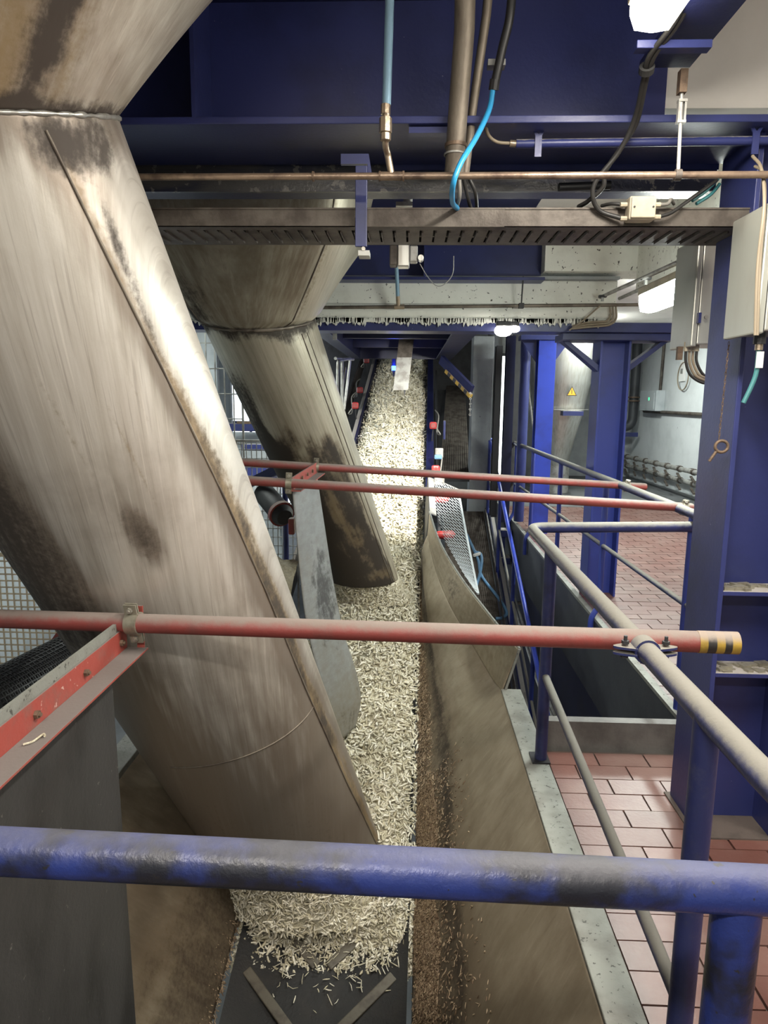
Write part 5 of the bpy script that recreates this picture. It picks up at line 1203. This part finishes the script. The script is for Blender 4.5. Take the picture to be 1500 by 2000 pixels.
a, b = at(465, 1020, 6.6), at(580, 862, 6.6)
wire_panel('low woven wire panel behind the far chute', (a.x, 6.6, .2), (b.x - a.x, 0, 0), (0, 0, b.z - .2), 12, 14, .008, 'galv')
a = at(-60, 1330, 3.7); b = at(112, 1085, 3.7)
wire_panel('woven wire guard panel at the far left behind the near chute', (a.x, 3.7, a.z), (b.x - a.x, 0, 0), (0, 0, b.z - a.z), 15, 20, .007, 'ivory')
MB().box(at(104, 0, 3.72).x, at(125, 0, 3.72).x, 3.72, 3.78, -1.0, zat(1070, 3.72)).build('guard_post', 'coping', label='grey post beside the far left wire guard', cat='post')
dr = thing('drive_drum', at(60, 1345, 3.2), 'black perforated drum guard with a red end at the far left', 'drum')
d0, d1 = at(-40, 1395, 2.9), at(150, 1290, 3.5); dd = (d1 - d0).normalized(); R_ = .16
MB().tube([d0, d1], R_ - .012, 28).build('drum', 'dark', dr, smooth=50)
dm = MB(); u_ = dd.orthogonal().normalized(); w_ = dd.cross(u_)
for k in range(44): th = 2 * PI * k / 44; o_ = (u_ * math.cos(th) + w_ * math.sin(th)) * R_; dm.bar(d0 + o_, d1 + o_, .006, .006, o_)
for k in range(24):
    c = lerp(d0, d1, k / 23); dm.ring(c, dd, R_ - .003, R_ + .003, .006, 44)
dm.build('guard_mesh', 'black_plastic', dr, kind='stuff')
MB().ring(d1 + dd * .03, dd, .05, R_ + .03, .05, 28).build('end_ring', 'red', dr, smooth=40)
mo = thing('drive_motor', at(552, 1006, 5.9), 'red and grey motor end seen between the chutes', 'motor')
c = at(552, 1006, 5.9); dd = V((.5, -.75, -.3)).normalized()
MB().tube([c - dd * .45, c, c + dd * .05], [.10, .10, .07], 22).build('body', 'dark', mo, smooth=40); MB().ring(c - dd * .03, dd, .05, .118, .04, 22).build('flange', 'red', mo, smooth=40)
MB().box(c.x + .08, c.x + .13, c.y - .18, c.y - .1, c.z - .14, c.z + .0).build('terminal_cover', 'red', mo, bevel=.01)
dh = thing('slice_drift', at(545, 1200, 5.3), 'tan drift of beet slices between the near chute and the guide plate', 'beet slices', kind='stuff')
dc = at(520, 1180, 5.75); rr = []
for i in range(29):
    th = PI * .02 + PI * .62 * i / 28
    rr.append([V((dc.x - .25 + .55 * j / 12, dc.y - .62 * math.sin(th) + .02 * fbm(i * .5, j * .4, 3), dc.z + .52 * math.cos(th) - .12 * (j / 12) + .03 * fbm(i * .4, j * .6, 8))) for j in range(13)])
MB().loft(rr, False, False).build('slice_bed', 'drift', dh, smooth=180, kind='stuff')
# workshop shapes far behind the wire
bgm = [('steel_column', 'white steel column far behind the wire panel at left', 390, 420, 600, 1000, 10.2, 'pale_steel'), ('wall_panel', 'pale blue wall panel lit behind the wire panel', 420, 448, 660, 830, 12.5, 'pale_steel'),
       ('blue_beam', 'horizontal blue beam behind the wire panels', 445, 530, 828, 842, 10.5, 'blue'), ('orange_bar', 'short orange bar behind the wire panels', 462, 512, 823, 828, 10.5, 'rust'), ('pale_cabinet', 'pale machine cabinet behind the low wire panel', 440, 545, 845, 965, 11.0, 'pale_steel'), ('blue_beam', 'lower blue beam behind the low wire panel', 470, 560, 868, 880, 9.8, 'blue'), ('blue_beam', 'lowest blue bar behind the woven wire', 470, 570, 905, 935, 8.8, 'blue')]
for nm_, lab, x0, x1, y0, y1, Y, mt in bgm:
    a, b = at(x0, y1, Y), at(x1, y0, Y); t = thing(nm_, (a.x, Y, a.z), lab, nm_.split('_')[1])
    MB().box(a.x, b.x, Y, Y + .12, PIT if nm_ in ('pale_cabinet', 'steel_column', 'wall_panel') else a.z, b.z).build('body', mt, t, bevel=.01); MB().box(a.x + (b.x - a.x) * .1, b.x - (b.x - a.x) * .1, Y - .008, Y, a.z + (b.z - a.z) * .08, b.z - (b.z - a.z) * .08).build('front_face', mt, t)
a, b = at(330, 1000, 15), at(600, 640, 15)
wn = thing('window_1', (a.x, 15, a.z), 'daylit window wall far behind the chutes', 'window', kind='structure')
for i in range(5):
    for j in range(4):
        x0 = a.x + (b.x - a.x) * i / 5; x1 = a.x + (b.x - a.x) * (i + 1) / 5; z0 = a.z + (b.z - a.z) * j / 4; z1 = a.z + (b.z - a.z) * (j + 1) / 4
        MB().box(x0 + .03, x1 - .03, 15.02, 15.03, z0 + .03, z1 - .03).build('pane', 'window_glow', wn)
fmb = MB()
for i in range(6): x0 = a.x + (b.x - a.x) * i / 5; fmb.box(x0 - .03, x0 + .03, 15, 15.06, a.z, b.z)
for j in range(5): z0 = a.z + (b.z - a.z) * j / 4; fmb.box(a.x, b.x, 15, 15.06, z0 - .03, z0 + .03)
fmb.build('window_frame', 'blue', wn)
a, b = at(455, 970, 6.3), at(548, 925, 6.1)
MB().bar(a + V((0, 0, .05)), b + V((0, 0, .05)), .06, .08).build('blue_beam', 'rail', label='short dusty blue bar behind the thin red pipes at left', cat='beam')
px_ = at(558, 1000, 6.2); MB().tube([(px_.x, 6.2, -.3), (px_.x, 6.2, zat(935, 6.2))], .025, 14).build('guard_post', 'blue', smooth=40, label='blue post under the short bar behind the red pipes', cat='post')
